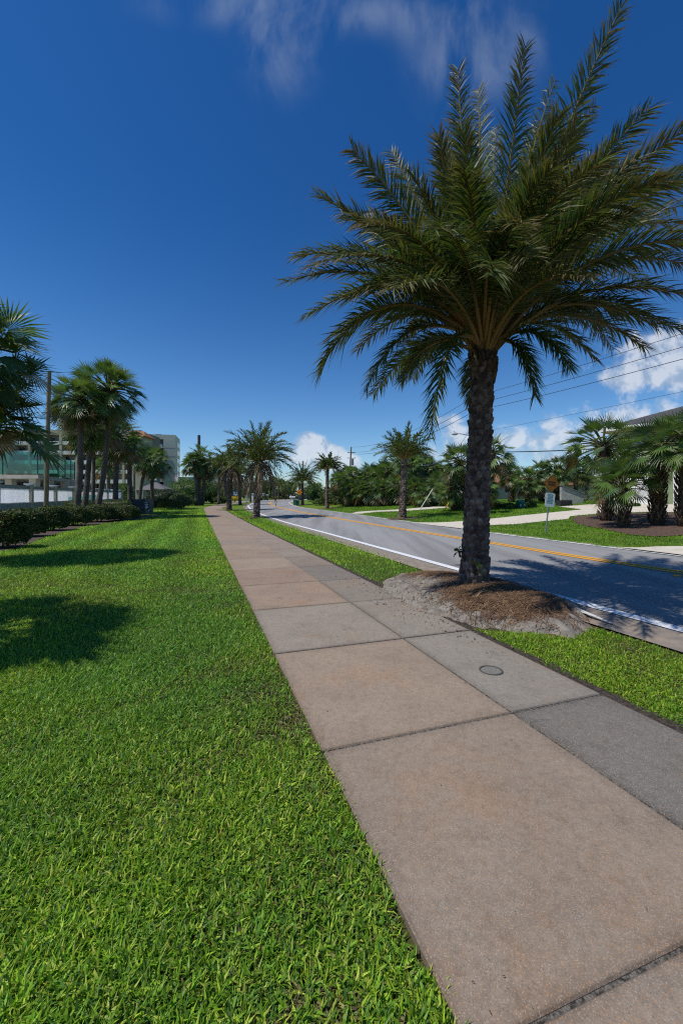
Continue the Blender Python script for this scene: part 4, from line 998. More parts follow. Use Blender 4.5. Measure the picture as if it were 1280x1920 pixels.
# dark sign wall
x0, x1 = at(240, 33), at(282, 33); z0 = z1((x0+x1)/2, 33); H = zat(936, 33)-z0
sw = empty('sign_wall', ((x0+x1)/2, 33, z0), 'low dark grey sign wall with a pale carved emblem at its right end', 'sign wall')
hw = (x1-x0)/2
mb = MB(); mb.box(-hw, hw*.55, 0, .45, -.1, H); mb.build('panel', mat('slate_panel', (.050, .056, .066), (.075, .08, .09), 4, .75, .2), sw)
mb = MB(); mb.box(hw*.553, hw, -.06, .5, -.1, H+.02); mb.box(hw*.53, hw*1.03, -.09, .53, H+.022, H+.07); pr = mb.build('pier', mat('worn_stone', (.20, .18, .15), (.11, .10, .09), 6, .9, .4), sw)
mb = MB(); r = rngf(4)
for k in range(9):
    a = k/8; cx = hw*.62+a*hw*.28; cz = H*(.72-.5*a+.1*math.sin(a*9)); s_ = .09*(1.1-abs(a-.4))
    mb.prism([(cx+s_*math.cos(t)*1.3, cz+s_*math.sin(t)) for t in np.linspace(0, 6.28, 8)[:-1]], 0, .03)
V = np.concatenate(mb.v); V = np.stack([V[:, 0], -.063-V[:, 2], V[:, 1]], 1); mb.v = [V]; mb.c = [np.full((len(V), 3), .5)]
mb.f4 = [np.concatenate(mb.f4)]; mb.f3 = [np.concatenate(mb.f3)]
mb.build('emblem', mat('emblem_pale', (.42, .55, .52), (.62, .66, .60), 9, .8), sw)

# ================================================================== buildings at left
mbeige = mat('beige_stucco', (.40, .36, .27), (.34, .30, .225), .6, .9, .1, 20)
mshell = mat('shell_stucco', (.38, .345, .27), (.32, .29, .23), .5, .9, .1, 20)
mrail = mat('balcony_white', (.66, .66, .64), (.56, .56, .55), 1.2, .8)
mglassd = mat('dark_window_glass', (.02, .028, .035), (.035, .045, .055), .8, .12, spec=.6)
mrecess = mat('recess_wall', (.26, .23, .18), (.20, .18, .15), 1, .9)
mterra = mat('terracotta_tile', (.36, .155, .075), (.27, .115, .06), 3, .85, .5, 12, stretch=(5, 1, 1))
def bx(parent, name, m, *b):
    mb = MB(); mb.box(*b); return mb.build(name, m, parent)
# long wing behind the palms
D = 125.0; xw0, xw1 = at(-60, D), at(262, D); z0 = 1.0
wg = empty('apartment_wing', ((xw0+xw1)/2, D, z0), 'long beige apartment wing with rows of white balconies behind the palms', 'building')
hw = (xw1-xw0)/2; nfl = 7; FH = 2.86; rel = lambda zz: zz-z0
base = rel(zat(905.5, D))-2*FH
bx(wg, 'wall', mrecess, -hw, hw, 1.6, 14, -1, base+nfl*FH+1.2); bx(wg, 'parapet', mbeige, -hw-.2, hw+.2, -.3, 1.58, base+nfl*FH+.1, base+nfl*FH+1.5)
for f_ in range(nfl):
    z = base+f_*FH
    b = bx(wg, 'balcony', mshell, -hw, hw, -.3, 1.58, z-.22, z); bx(b, 'railing', mrail, -hw, hw, -.28, -.18, z+.003, z+1.0)
    mb = MB()
    for k in range(22):
        xx_ = -hw+(k+.5)*2*hw/22; mb.box(xx_-.9, xx_+.9, 1.50, 1.597, z+.05, z+2.25)
    mb.build('window', mglassd, wg)
for k in range(12):
    xx_ = -hw+(k)*2*hw/11.0
    bx(wg, 'dividing_wall', mbeige, xx_-.35, xx_+.35, -.45, 1.49, -1, base+nfl*FH+.09)
xa = at(10, D)-(xw0+xw1)/2
bx(wg, 'stair_block', mshell, xa-2.6, xa+2.6, -1.6, -.5, -1, base+nfl*FH+.6)
# stair tower with the tiled roof
D = 117.0; x0, x1 = at(243, D), at(268, D); z0 = 1.1; H = zat(818, D)-z0
stw = empty('stair_tower', ((x0+x1)/2, D, z0), 'narrow beige tower with an orange tiled roof between the two apartment blocks', 'building'); hw = (x1-x0)/2
bx(stw, 'wall', mshell, -hw, -hw*.42, 0, 6, -1, H); bx(stw, 'wall', mshell, hw*-.1, hw, 0, 6, -1, H); bx(stw, 'recess', mrecess, -hw*.417, -hw*.103, .6, 6, -1, H-.02)
Hr = zat(806, D)-z0
mb = MB(); mb.add([(-hw-.5, -.7, H), (hw+.9, -.7, H), (hw+.9, 6.5, H), (-hw-.5, 6.5, H), (-hw-.5, 2.6, Hr), (hw*.55, 2.6, Hr)], [(0, 1, 5, 4), (2, 3, 4, 5), (3, 2, 1, 0)], [(1, 2, 5), (3, 0, 4)]); mb.build('roof', mterra, stw)
# tall block
blk = empty('apartment_block', (-59.4, 150, 1.2), 'tall pale grey apartment block with recessed balconies right of the tiled tower', 'building', rz=R(14))
H = zat(815.5, 150)-1.2; FH = 3.0; nfl = 8; z00 = H-1.6-nfl*FH
mgs = mat('grey_stucco', (.60, .575, .48), (.58, .555, .46), .4, .9, .1, 20)
L = 17.0; ra, rb = -8.3, -4.0     # balcony bay between ra and rb
bx(blk, 'wall', mgs, rb, 0, 0, 12, -2, H); bx(blk, 'wall', mgs, -L, ra, 0, 12, -2, H); bx(blk, 'wall', mgs, ra+.002, rb-.002, .02, 12, H-1.6, H-.02); bx(blk, 'back_wall', mrecess, ra+.002, rb-.002, 2.4, 11.9, -2, H-1.61)
for f_ in range(nfl):
    z = z00+f_*FH
    b = bx(blk, 'balcony', mgs, ra+.004, rb-.004, -.5, 2.39, z-.25, z); bx(b, 'railing', mgs, ra+.2, rb-.2, -.48, -.36, z+.003, z+1.0)
    bx(blk, 'window', mglassd, ra+1.8, rb-.5, 2.3, 2.397, z+.1, z+2.3)
    bx(blk, 'side_window', mglassd, .003, .06, 4.5, 11, z+.9, z+2.6)
    if f_: bx(blk, 'band', mat('band_grey', (.33, .32, .28)), rb+.01, -.01, -.03, -.003, z-.12, z-.04)
bx(blk, 'vent', mdark, -7, -5.2, 3, 4, H+.003, H+.5)
bx(blk, 'low_wing', mgs, .1, 16, 8, 20, -2, H*.36)
# raised pool deck with green glass wind screen
dk = empty('pool_deck', (-24.6, 34, .2), 'raised concrete pool deck with a green glass wind screen', 'deck')
def dl(x, y): return np.array([x+24.6, y-34])
zt_ = zat(890, 34)-.2; zb_ = zat(897, 34)-.2
mslab = mat('deck_slab', (.46, .42, .34), (.38, .35, .29), 1.5, .9, .2)
mb = MB(); mb.prism([tuple(dl(*q)) for q in ((-24.6,34),(-28.0,44),(-31,52),(-70,52),(-70,34.0))], zb_, zt_); mb.build('slab', mslab, dk)
bx(dk, 'back_wall', mat('deck_shadow_wall', (.12, .11, .10)), -45, -5, 16, 16.3, -.5, zb_-.02)  # wall added below the deck, the shade there put into its dark colour
for px, d in ((65, 34.6), (92, 37.2), (123, 40.6), (135, 42.6), (20, 35), (-30, 35)):
    c = dl(at(px, d)-.2, d+.3); bx(dk, 'column', mslab, c[0]-.28, c[0]+.28, c[1]-.28, c[1]+.28, -.5, zb_-.005)
mg = bpy.data.materials.new('green_glass'); mg.use_nodes = True; T = NT(mg.node_tree)
tr = T.n('ShaderNodeBsdfTransparent'); tr.inputs[0].default_value = (.26, .66, .57, 1); gl_ = T.n('ShaderNodeBsdfGlossy'); gl_.inputs['Roughness'].default_value = .03
mx = T.n('ShaderNodeMixShader'); mx.inputs[0].default_value = .10; T.l(tr.outputs[0], mx.inputs[1]); T.l(gl_.outputs[0], mx.inputs[2]); T.l(mx.outputs[0], mg.node_tree.nodes['Material Output'].inputs[0])
mpg = mat('green_post', (.02, .10, .085), None, 5, .5)
edge_ = [(-40, 34.15), (-33, 34.15), (-27.6, 34.15), (-24.75, 34.15), (-25.6, 36.6), (-26.3, 38.9), (-26.9, 40.8), (-27.5, 42.6), (-28.0, 44)]
for k in range(len(edge_)):
    a = dl(*edge_[k]); mb = MB(); mb.tube([(*a, zt_+.003), (*a, zt_+1.95)], .05, 8); mb.build('post', mpg, dk)
    if k < len(edge_)-1:
        b = dl(*edge_[k+1]); t = norm(b-a)
        mb = MB(); oriented(mb, a+t*.06, b-t*.06, .015, zt_+.08, zt_+1.9, zt_+.08, zt_+1.9); mb.build('glass_pane', mg, dk)
r = rngf(5)
for k, (px, d, w_) in enumerate([(18,36,.55),(40,37,.6),(54,38.5,.5)]):
    x = at(px, d); root = empty('potted_palm', (x, d, zt_+.2), ('leafy potted palm at the left end of the pool deck','bushy potted palm in the middle behind the green glass','small potted palm near the deck corner behind the green glass')[k], 'potted palm', 'potted palms on the pool deck')
    mb = MB(); mb.lathe([(.01, .003), (.2, .003), (.26, .4), (.22, .4), (.2, .35), (.01, .35)], 14); mb.build('pot', mterra, root)
    mb = MB()
    for q in range(14): a = q*2.4; el = R(r.uniform(25, 80)); fan(mb, np.array([0, 0, .4]), np.array([math.cos(a)*math.cos(el), math.sin(a)*math.cos(el), math.sin(el)]), .55, w_, r, 16, .4)
    mb.build('leaves', mfan, root)
# pavilion with its lamp
D = 56.0; x = at(281, D); z0 = z1(x, D)
pv = empty('pavilion', (x, D, z0), 'small pavilion with a grey hipped roof among the bushes', 'pavilion')
ze = zat(918.5, D)-z0; zr = zat(903.5, D)-z0; hw = 29*D/F
mb = MB(); mb.add([(-hw, 0, ze), (hw, 0, ze), (hw, 3.6, ze), (-hw, 3.6, ze), (-.15, 1.8, zr), (.15, 1.8, zr)], [(0, 1, 5, 4), (2, 3, 4, 5), (3, 2, 1, 0)], [(1, 2, 5), (3, 0, 4)]); mb.build('roof', mat('grey_shingle', (.16, .15, .155), (.11, .105, .11), 8, .9, .4, 30), pv)
for sx in (-hw+.3, -hw*.33, hw*.33, hw-.3):
    for sy in (.3, 3.3): bx(pv, 'column', mshell, sx-.11, sx+.11, sy-.11, sy+.11, -.2, ze-.003)
bx(pv, 'counter', mshell, -hw+.5, hw-.5, 1.5, 2.0, -.2, 1.0)
lx = at(288, 53); lz = z1(lx, 53); lh = zat(900, 53)-lz
lp = empty('lamp_post', (lx, 53, lz), 'black lamp post with two white globes before the pavilion', 'lamp')
mb = MB(); mb.tube([(0, 0, 0), (0, 0, lh)], .05, 8); mb.tube([(-.3, 0, lh-.15), (0, 0, lh-.05), (.3, 0, lh-.15)], .03, 6); mb.build('post', mdark, lp)
for sx in (-.3, .3):
    mb = MB(); mb.lathe([(.001, lh-.13)]+[(.15*math.sin(a), lh+.02-.15*math.cos(a)) for a in np.linspace(.2, 3.0, 8)]+[(.001, lh+.17)], 12, c=(sx, 0)); mb.build('globe', mrail, lp, smooth=True)
# flagpole
D = 100; x = at(334.5, D); z0 = z1(x, D); H = zat(868, D)-z0
fl = empty('flagpole', (x, D, z0), 'white flagpole with a small drooping flag in front of the grey block', 'flagpole')
mb = MB(); mb.tube([(0, 0, 0), (0, 0, H)], [.11, .07], 10); mb.build('pole', mrail, fl)
mb = MB(); mb.lathe([(.001, H+.003)]+[(.16*math.sin(a), H+.16-.16*math.cos(a)) for a in np.linspace(.3, 2.9, 7)]+[(.001, H+.32)], 12); mb.build('finial', mrail, fl, smooth=True)
V = []; 
for a in range(7):
    for b in range(6): V.append((-.10-.22*a/1.6*(1-.06*b), .08*math.sin(a*1.6+b*.5), H*.72-.32*b-.10*a))
for a in range(7):
    for b in range(6): V.append((V[a*6+b][0], V[a*6+b][1]+.02, V[a*6+b][2]))
mb = MB(); mb.add(V, [(6*a+b, 6*a+b+1, 6*a+b+7, 6*a+b+6) for a in range(6) for b in range(5)]+[(42+6*a+b, 42+6*a+b+6, 42+6*a+b+7, 42+6*a+b+1) for a in range(6) for b in range(5)])
mb.build('flag', mat('flag_cloth', (.55, .30, .27), (.70, .62, .58), 1.4, .9, lo=.45, hi=.55), fl)
# tall dark mast above the lawn end palms
D = 84; x = at(373.4, D); z0 = z1(x, D); H = zat(816, D)-z0
ms = empty('mast', (x, D, z0), 'tall dark mast rising behind the clump of palms at the lawn end', 'mast')
mb = MB(); mb.tube([(0, 0, 0), (0, 0, H-2.0)], .16, 10); mb.build('pole', mdark, ms)
mb = MB(); mb.box(-.22, .22, -.22, .22, H-1.995, H-1.05); mb.box(-.22, .22, -.22, .22, H-.98, H); mb.box(-.14, .14, -.14, .14, H-1.047, H-.983); mb.build('antenna', mdark, ms)
# blue sign, gate pillars
D = 97; x = at(442.5, D); z0 = z1(x, D)
bs = empty('blue_sign', (x, D, z0), 'blue roadside sign with white lettering above the yellow flowers', 'sign')
za, zb2 = zat(930, D)-z0, zat(921.3, D)-z0
bx(bs, 'panel', mat('sign_blue', (.02, .085, .20), (.03, .12, .26), 2, .5), -.72, .72, 0, .06, za, zb2)
mb = MB(); 
for q in (-.5, .5): mb.box(q-.05, q+.05, .065, .16, -.1, zb2-.05)
mb.build('post', mrail, bs)
mb = MB(); h_ = zb2-za
for row, n in ((.66, 4), (.3, 5)):
    for k in range(n): mb.box(-.5+k*1.0/n, -.5+(k+.7)*1.0/n, -.012, -.002, za+h_*(row-.1), za+h_*(row+.12))
mb.build('lettering', mrail, bs)
for k, (px, d, ty) in enumerate([(473.5,118,925),(494.5,128,924.5),(501.5,132,927),(463,112,929)]):
    x = at(px, d); z0 = z1(x, d); H = zat(ty, d)-z0
    g = empty('gate_pillar', (x, d, z0), ('stout white gate pillar left of the road beyond the date palms','slim white gate pillar past the first palm trunk','small white gate pillar furthest along the bend','low white gate pillar by the side street')[k], 'pillar', 'white gate pillars beyond the bend')
    bx(g, 'shaft', mrail, -.3, .3, -.3, .3, -.1, H-.25); bx(g, 'cap', mrail, -.4, .4, -.4, .4, H-.247, H)

# ================================================================== right side: signs, cabinet, poles
msy = mat('dark_amber_sign', (.34, .125, .008), (.27, .10, .008), 9, .55, spec=.4)  # dark amber tone of the diamond plate
mso = mat('orange_sign', (.85, .27, .01), (.78, .23, .01), 9, .5)
mblk = mat('sign_black', (.02, .02, .02))
def slab2d(mb, poly, y0, y1):
    """extrude an outline in the x,z plane along y"""
    n = len(poly); V = [(x, y0, z) for x, z in poly]+[(x, y1, z) for x, z in poly]; cx = np.mean([p[0] for p in poly]); cz = np.mean([p[1] for p in poly]); V += [(cx, y0, cz), (cx, y1, cz)]
    mb.add(V, [(i, (i+1) % n, n+(i+1) % n, n+i) for i in range(n)], [((i+1) % n, i, 2*n) for i in range(n)]+[(n+i, n+(i+1) % n, 2*n+1) for i in range(n)])
def rrect(x0, x1, z0, z1_, rd, k=5):
    o = []
    for cx, cz, a0 in ((x1-rd, z1_-rd, 0), (x0+rd, z1_-rd, 90), (x0+rd, z0+rd, 180), (x1-rd, z0+rd, 270)):
        o += [(cx+rd*math.cos(R(a0+90*i/k)), cz+rd*math.sin(R(a0+90*i/k))) for i in range(k+1)]
    return o
def diamond(s, rd): return [((x-z)*.70711, (x+z)*.70711) for x, z in rrect(-s/2, s/2, -s/2, s/2, rd)]
x, d = hit(1022, 1000); z0 = z1(x, d)
sg = empty('road_sign', (x, d, z0), 'leaning steel post with an amber diamond sign over a white notice', 'road sign', rz=R(10))
tilt = Matrix.Rotation(R(7.0), 4, 'Y')
def tlt(o): o.matrix_local = tilt; return o
pk = d/F
mb = MB(); mb.tube([(0, 0, -.2), (0, 0, 2.30)], .028, 8); tlt(mb.build('post', mgalv, sg))
zc = zat(906, d)-z0; zn = zat(937, d)-z0
mb = MB(); slab2d(mb, [(a, zc+b) for a, b in diamond(.50, .035)], -.050, -.040); dm = tlt(mb.build('diamond_plate', msy, sg))
mb = MB()
for a, b in zip(diamond(.47, .03), diamond(.47, .03)[1:]+diamond(.47, .03)[:1]):
    a, b = np.array(a), np.array(b); t = b-a
    if np.linalg.norm(t) < 1e-5: continue
    n = norm(np.array([t[1], -t[0]]))*.004; slab2d(mb, [tuple(np.array(p_)+(0, zc)) for p_ in (a-n, b-n, b+n, a+n)], -.0535, -.0515)
mb.build('border', mblk, dm)
mb = MB()
for row, wid, n in ((.05, .34, 6), (-.045, .30, 7)):
    for k in range(n): q = -wid/2+k*wid/n; slab2d(mb, rrect(q, q+wid/n*.72, zc+row-.032, zc+row+.032, .006, 2), -.0535, -.0515)
mb.build('lettering', mblk, dm)
mb = MB(); slab2d(mb, rrect(-.20, .20, zn-.265, zn+.265, .04), -.050, -.042); wn = tlt(mb.build('notice_plate', mat('notice_white', (.70, .74, .74), (.62, .67, .68), 5, .5), sg))
mb = MB(); r = rngf(6)
for k in range(7):
    zz_ = zn+.21-k*.055; wv = r.uniform(.10, .15); slab2d(mb, [(-wv, zz_-.013), (wv*.9, zz_-.013), (wv*.9, zz_+.013), (-wv, zz_+.013)], -.0535, -.0515)
mb.build('lettering', mat('notice_text', (.12, .25, .27)), wn)
# orange diamond sign at the bend
D = 60; x = at(561, D); z0 = z1(x, D); zc = zat(923, D)-z0
og = empty('road_sign', (x, D, z0), 'bright orange diamond sign on a post at the bend of the road', 'road sign')
mb = MB(); mb.tube([(0, .04, -.1), (0, .04, zc+.3)], .035, 6); mb.build('post', mgalv, og)
mb = MB(); slab2d(mb, [(a, zc+b) for a, b in diamond(.60, .04)], -.02, 0); pl = mb.build('plate', mso, og)
mb = MB(); slab2d(mb, rrect(-.2, .2, zc-.06, zc+.08, .01, 2), -.024, -.022); mb.build('lettering', mat('sign_brown', (.30, .08, .01)), pl)
mbin = mat('bin_green', (.012, .13, .085), (.015, .10, .07), 6, .5)
def bin_(px, d, hpx, wpx, label, m=mbin):
    x = at(px, d); z0 = z1(x, d); h = hpx*d/F; w_ = wpx*d/F/2
    b = empty('wheeled_bin', (x, d, z0), label, 'bin', 'wheeled bins by the roadside')
    mb = MB(); mb.add([(-w_*.82, -w_*.8, .08), (w_*.82, -w_*.8, .08), (w_*.82, w_*.8, .08), (-w_*.82, w_*.8, .08), (-w_, -w_, h*.9), (w_, -w_, h*.9), (w_, w_, h*.9), (-w_, w_, h*.9)], [(3, 2, 1, 0), (4, 5, 6, 7), (0, 1, 5, 4), (1, 2, 6, 5), (2, 3, 7, 6), (3, 0, 4, 7)]); mb.build('body', m, b)
    mb = MB(); mb.add([(-w_*1.05, -w_*1.1, h*.905), (w_*1.05, -w_*1.1, h*.905), (w_*1.05, w_*1.1, h*.905), (-w_*1.05, w_*1.1, h*.905), (-w_*.9, -w_*.9, h*.97), (w_*.9, -w_*.9, h*.97), (w_*.9, w_*.9, h), (-w_*.9, w_*.9, h)], [(3, 2, 1, 0), (4, 5, 6, 7), (0, 1, 5, 4), (1, 2, 6, 5), (2, 3, 7, 6), (3, 0, 4, 7)]); mb.build('lid', m, b)
    for sx in (-1, 1):
        mb = MB(); mb.tube([(sx*w_*.6, w_*.8, .12), (sx*w_*.85, w_*.8, .12)], .12, 10); mb.build('wheel', mblk, b)
    return b
bin_(553.5, 62, 12, 6.5, 'green wheeled bin left of the orange diamond sign'); bin_(558.5, 63, 10, 6, 'green wheeled bin right behind the first one at the bend')
x, d = at(975, 29.5), 29.5; z0 = z1(x, d)
cb = empty('utility_cabinet', (x, d, z0), 'green domed utility cabinet with two white labels by the bungalow palms', 'utility cabinet')
mb = MB(); mb.lathe([(.01, -.05), (.34, -.05), (.34, .36), (.29, .40), (.27, .50), (.20, .58), (.01, .62)], 20); mb.build('housing', mbin, cb)
mb = MB(); mb.box(-.17, -.09, -.352, -.335, .15, .25); mb.box(.11, .19, -.345, -.31, .18, .26); mb.build('label_plate', mrail, cb)
mb = MB(); mb.prism([(-.5, -.45), (.5, -.45), (.5, .45), (-.5, .45)], -.2, -.052+.06-.06); mb.build('pad', mgut, cb)
# dark unit and sloping block wall
x0, x1, d = at(1050, 28.5), at(1072, 28.5), 28.5; z0 = z1(x0, d)
ac = empty('condenser_unit', ((x0+x1)/2, d, z0), 'dark boxy air conditioning unit at the foot of the sloping block wall', 'air conditioner'); hw = (x1-x0)/2
bx(ac, 'casing', mat('casing_dark', (.035, .036, .04), None, 30, .6), -hw, hw, 0, .7, -.2, zat(938, d)-z0)
mb = MB()
for k in range(6): mb.box(-hw*.9, hw*.9, -.02, -.003, .0+k*.08, .03+k*.08)
mb.build('grille', mdark, ac)
d = 30.0; xa, xb = at(1052, d), at(1093, d); z0 = z1(xb, d)
bw = empty('block_wall', ((xa+xb)/2, d, z0), 'pale block wall with a sloping top beside the bungalow drive', 'wall'); hw = (xb-xa)/2
mb = MB(); slab2d(mb, [(-hw, -.3), (hw, -.3), (hw, zat(927, d)-z0), (-hw, zat(911, d)-z0)], 0, .25); mb.build('blockwork', mat('pale_block', (.40, .40, .37), (.33, .33, .31), 4, .9, .3), bw)
mb = MB(); slab2d(mb, [(-hw-.05, zat(910.9, d)-z0), (hw+.05, zat(926.9, d)-z0), (hw+.05, zat(925, d)-z0), (-hw-.05, zat(909, d)-z0)], -.08, .33); mb.build('coping', mat('grey_coping', (.16, .16, .17)), bw)
# bungalows and other roofs
def bungalow(x0px, x1px, d, ridge, eave, label, roofm, wallm, depth=9):
    x0, x1 = at(x0px, d), at(x1px, d); xc = (x0+x1)/2; hw = (x1-x0)/2; z0 = z1(xc, d); ze = zat(eave, d)-z0; zr = zat(ridge, d+depth/2)-z0
    b = empty('bungalow', (xc, d, z0), label, 'house', 'bungalows behind the palms')
    bx(b, 'wall', wallm, -hw, hw, 0, depth, -.5, ze)
    k = min(hw*.6, depth*.5)
    mb = MB(); mb.add([(-hw-.5, -.5, ze-.02), (hw+.5, -.5, ze-.02), (hw+.5, depth+.5, ze-.02), (-hw-.5, depth+.5, ze-.02), (-hw+k, depth/2, zr), (hw-k, depth/2, zr)], [(0, 1, 5, 4), (2, 3, 4, 5), (3, 2, 1, 0)], [(1, 2, 5), (3, 0, 4)]); mb.build('roof', roofm, b)
    for q in (-.55, 0.05, .6):
        w_ = bx(b, 'window', mglassd, hw*q-.6, hw*q+.6, -.02, .05, .9, 2.0); bx(w_, 'frame', mrail, hw*q-.68, hw*q+.68, -.012, .06, .8, .897)
    return b
mtan = mat('tan_shingle', (.40, .33, .24), (.33, .27, .20), 5, .9, .3, 20)
bungalow(898, 1005, 58, 886, 905, 'bungalow with a terracotta roof showing right of the big date palm trunk', mterra, mshell)
bungalow(1082, 1165, 47, 894, 908, 'bungalow with a terracotta roof left of the mulch bed palms', mterra, mshell)
bungalow(795, 870, 72, 872, 892, 'house with a pale tan roof peeping over the thicket', mtan, mshell, 12)
# the green house at the right edge
A0 = np.array([18.1, 27.75]); dv = np.array([.588, -.809]); ang = math.atan2(dv[1], dv[0])
z0 = .98
hs = empty('green_house', (A0[0], A0[1], z0), 'green house with white garage door and grey hipped roof at the right edge', 'house', rz=ang)
def fw(px):    # distance along the front for a photo column
    u_ = (px-640)/F; return (u_*A0[1]-A0[0])/(dv[0]-u_*dv[1])
L = 13.0; ze = zat(799, 27.0)-z0
mgreen = mat('green_siding', (.23, .285, .16), (.205, .255, .145), 3, .8, .15, 30)
mtrim = mat('white_trim', (.78, .78, .75), (.70, .70, .68), 6, .7)
bx(hs, 'wall', mgreen, 0, L, 0, 10, -.6, ze-.05)
g0, g1 = fw(1153), fw(1222)
gd = MB()
for k in range(5): gd.box(g0, g1, -.05, -.003, -.1+k*.55, .43+k*.55)
gd.build('garage_door', mtrim, hs)
mb = MB(); mb.box(g0-.14, g0-.003, -.09, -.003, -.3, 2.8); mb.box(g1+.003, g1+.14, -.09, -.003, -.3, 2.8); mb.box(g0-.14, g1+.14, -.10, -.003, 2.803, 3.2); mb.build('garage_trim', mtrim, hs)
c0, c1 = fw(1262), fw(1267.5)
bx(hs, 'corner_trim', mtrim, c0, c1, -.10, -.003, -.3, 3.0)
bx(hs, 'entry_door', mat('brown_door', (.10, .055, .03), (.07, .04, .025), 8, .5, stretch=(1, 1, .2)), c1+.05, fw(1271), -.06, -.003, -.1, 2.35)
bx(hs, 'column', mtrim, fw(1271)+.02, fw(1277), -.45, -.105, -.3, 3.0)
bx(hs, 'entry_lintel', mtrim, fw(1243), fw(1300), -.50, -.11, 3.003, 3.35)
zr = ze+2.1
mb = MB(); mb.add([(-.7, -.7, ze), (L+.7, -.7, ze), (L+.7, 10.7, ze), (-.7, 10.7, ze), (4.9, 5, zr), (L-4.9, 5, zr)], [(0, 1, 5, 4), (2, 3, 4, 5)], [(1, 2, 5), (3, 0, 4)]); mb.build('roof', mat('dark_shingle', (.085, .082, .085), (.055, .054, .058), 6, .9, .5, 40, stretch=(1, 1, 4)), hs)
mb = MB(); mb.box(-.68, L+.68, -.68, 10.68, ze-.24, ze-.005); mb.build('fascia', mtrim, hs)
bx(hs, 'soffit', mat('beige_soffit', (.45, .38, .28)), -.6, L+.6, -.6, 10.6, ze-.30, ze-.243)
bx(hs, 'upper_window', mglassd, fw(1195), fw(1215), -.03, -.003, 3.6, 4.5)
bx(hs, 'planter', mterra, -.9, -.3, -.4, .1, -.3, .35)

# poles and wires
U2 = np.array([at(890, 35), 35.0]); U1 = np.array([at(653, 75), 75.0]); dirw = norm(np.array([.327, -.945])); U3 = U2+dirw*45
def upole(p, ztop, label, arm, lean=0.0):
    z0 = z1(*p) if p[1] > 5 else .6
    root = empty('utility_pole', (p[0], p[1], z0), label, 'utility pole', 'utility poles across the road')
    H = ztop-z0
    mb = MB(); mb.tube([(0, 0, -.2), (lean*.5, 0, H*.5), (lean, 0, H)], [.17, .15, .12], 10); mb.build('pole', mwood, root)
    perp = np.array([dirw[1], -dirw[0]]) if arm else np.array([1, 0])
    mb = MB()
    for zz_ in arm: 
        a = np.array([lean, 0, H-zz_]); mb.tube([a-np.array([perp[0], perp[1], 0])*.75, a+np.array([perp[0], perp[1], 0])*.75], .05, 6)
    if arm: mb.build('crossarm', mwood, root)
    for zz_ in arm:
        for q in (-.7, .7):
            mb = MB(); c = np.array([lean, 0, H-zz_])+np.array([perp[0], perp[1], 0])*q; mb.lathe([(.02, .052), (.055, .08), (.03, .11), (.05, .14), (.02, .2)], 8); o = mb.build('insulator', mgalv, root); o.location = c
    return root
upole(U2, zat(738, 35), 'utility pole hidden behind the big date palm trunk, carrying the street lamp', (.55, 1.4))
p1 = upole(U1, zat(838, 75), 'thin leaning utility pole above the thicket', (1.0, 2.0), lean=.5)
mb = MB(); mb.lathe([(.01, 6.2), (.3, 6.2), (.3, 7.3), (.01, 7.35)], 12, c=(.65, -.3)); mb.build('transformer', mgalv, p1)
def wire(a, b, sag, rad, label, group):
    s_ = np.linspace(0, 1, 30)[:, None]; a, b = np.array(a), np.array(b)
    p = a*(1-s_)+b*s_; p[:, 2] -= (4*sag*s_*(1-s_))[:, 0]
    mb = MB(); mb.tube(p, rad, 5); tag(mb.build('overhead_wire', mwire), label, 'wire', group)
GW = 'overhead wires across the road'
for py, nm, rd in ((743, 'top', .014), (757.5, 'second', .016), (770.5, 'third', .017)):
    z2 = zat(py, 35)
    wire((*U2, z2), (*U3, z2), .70, rd, f'{nm} thin overhead wire of the three running right from behind the big palm', GW)
    wire((*U2, z2), (U1[0]+.4, U1[1], zat(838, 75)-{'top':0,'second':.9,'third':1.2}[nm]), 1.2, rd*1.3, f'{nm} thin overhead wire running from the big palm back to the leaning pole', GW)
z2 = zat(812, 35); wire((*U2, z2), (*U3, z2), .38, .009, 'faint lowest thin wire above the mulch bed palms', GW)
z2 = zat(847, 35); wire((*U2, z2), (*U3, z2), 1.35, .036, 'thick black cable sagging low past the mulch bed palms', GW)
wire((*U2, z2), (U1[0], U1[1], zat(885, 75)), 1.0, .05, 'thick black cable dropping left of the big palm into the thicket', GW)
# guy wires with their guards
for (px, py), (tx_, ty_), m_, lab in (((786, 957), (806, 917), mrail, 'pale guy wire guard slanting up from the far verge'), ((829, 963), (844, 923), mat('guard_yellow', (.55, .33, .02), (.45, .27, .03), 8, .6), 'yellow guy wire guard slanting up beside the palms')):
    x, d = hit(px, py); z0 = z1(x, d); g = empty('guy_wire', (x, d, z0), lab, 'guy wire', 'guy wires of the hidden utility pole')
    top = np.array([U2[0]-x, U2[1]-d, zat(790 if m_ is mrail else 860, 35)-z0]); dirg = norm(top)
    k = 2.1; mb = MB(); mb.tube([dirg*-.1, dirg*k], .04, 8); mb.build('guard', m_, g)
    mb = MB(); mb.tube([dirg*k, top], .014, 5); mb.build('wire', mgalv, g)
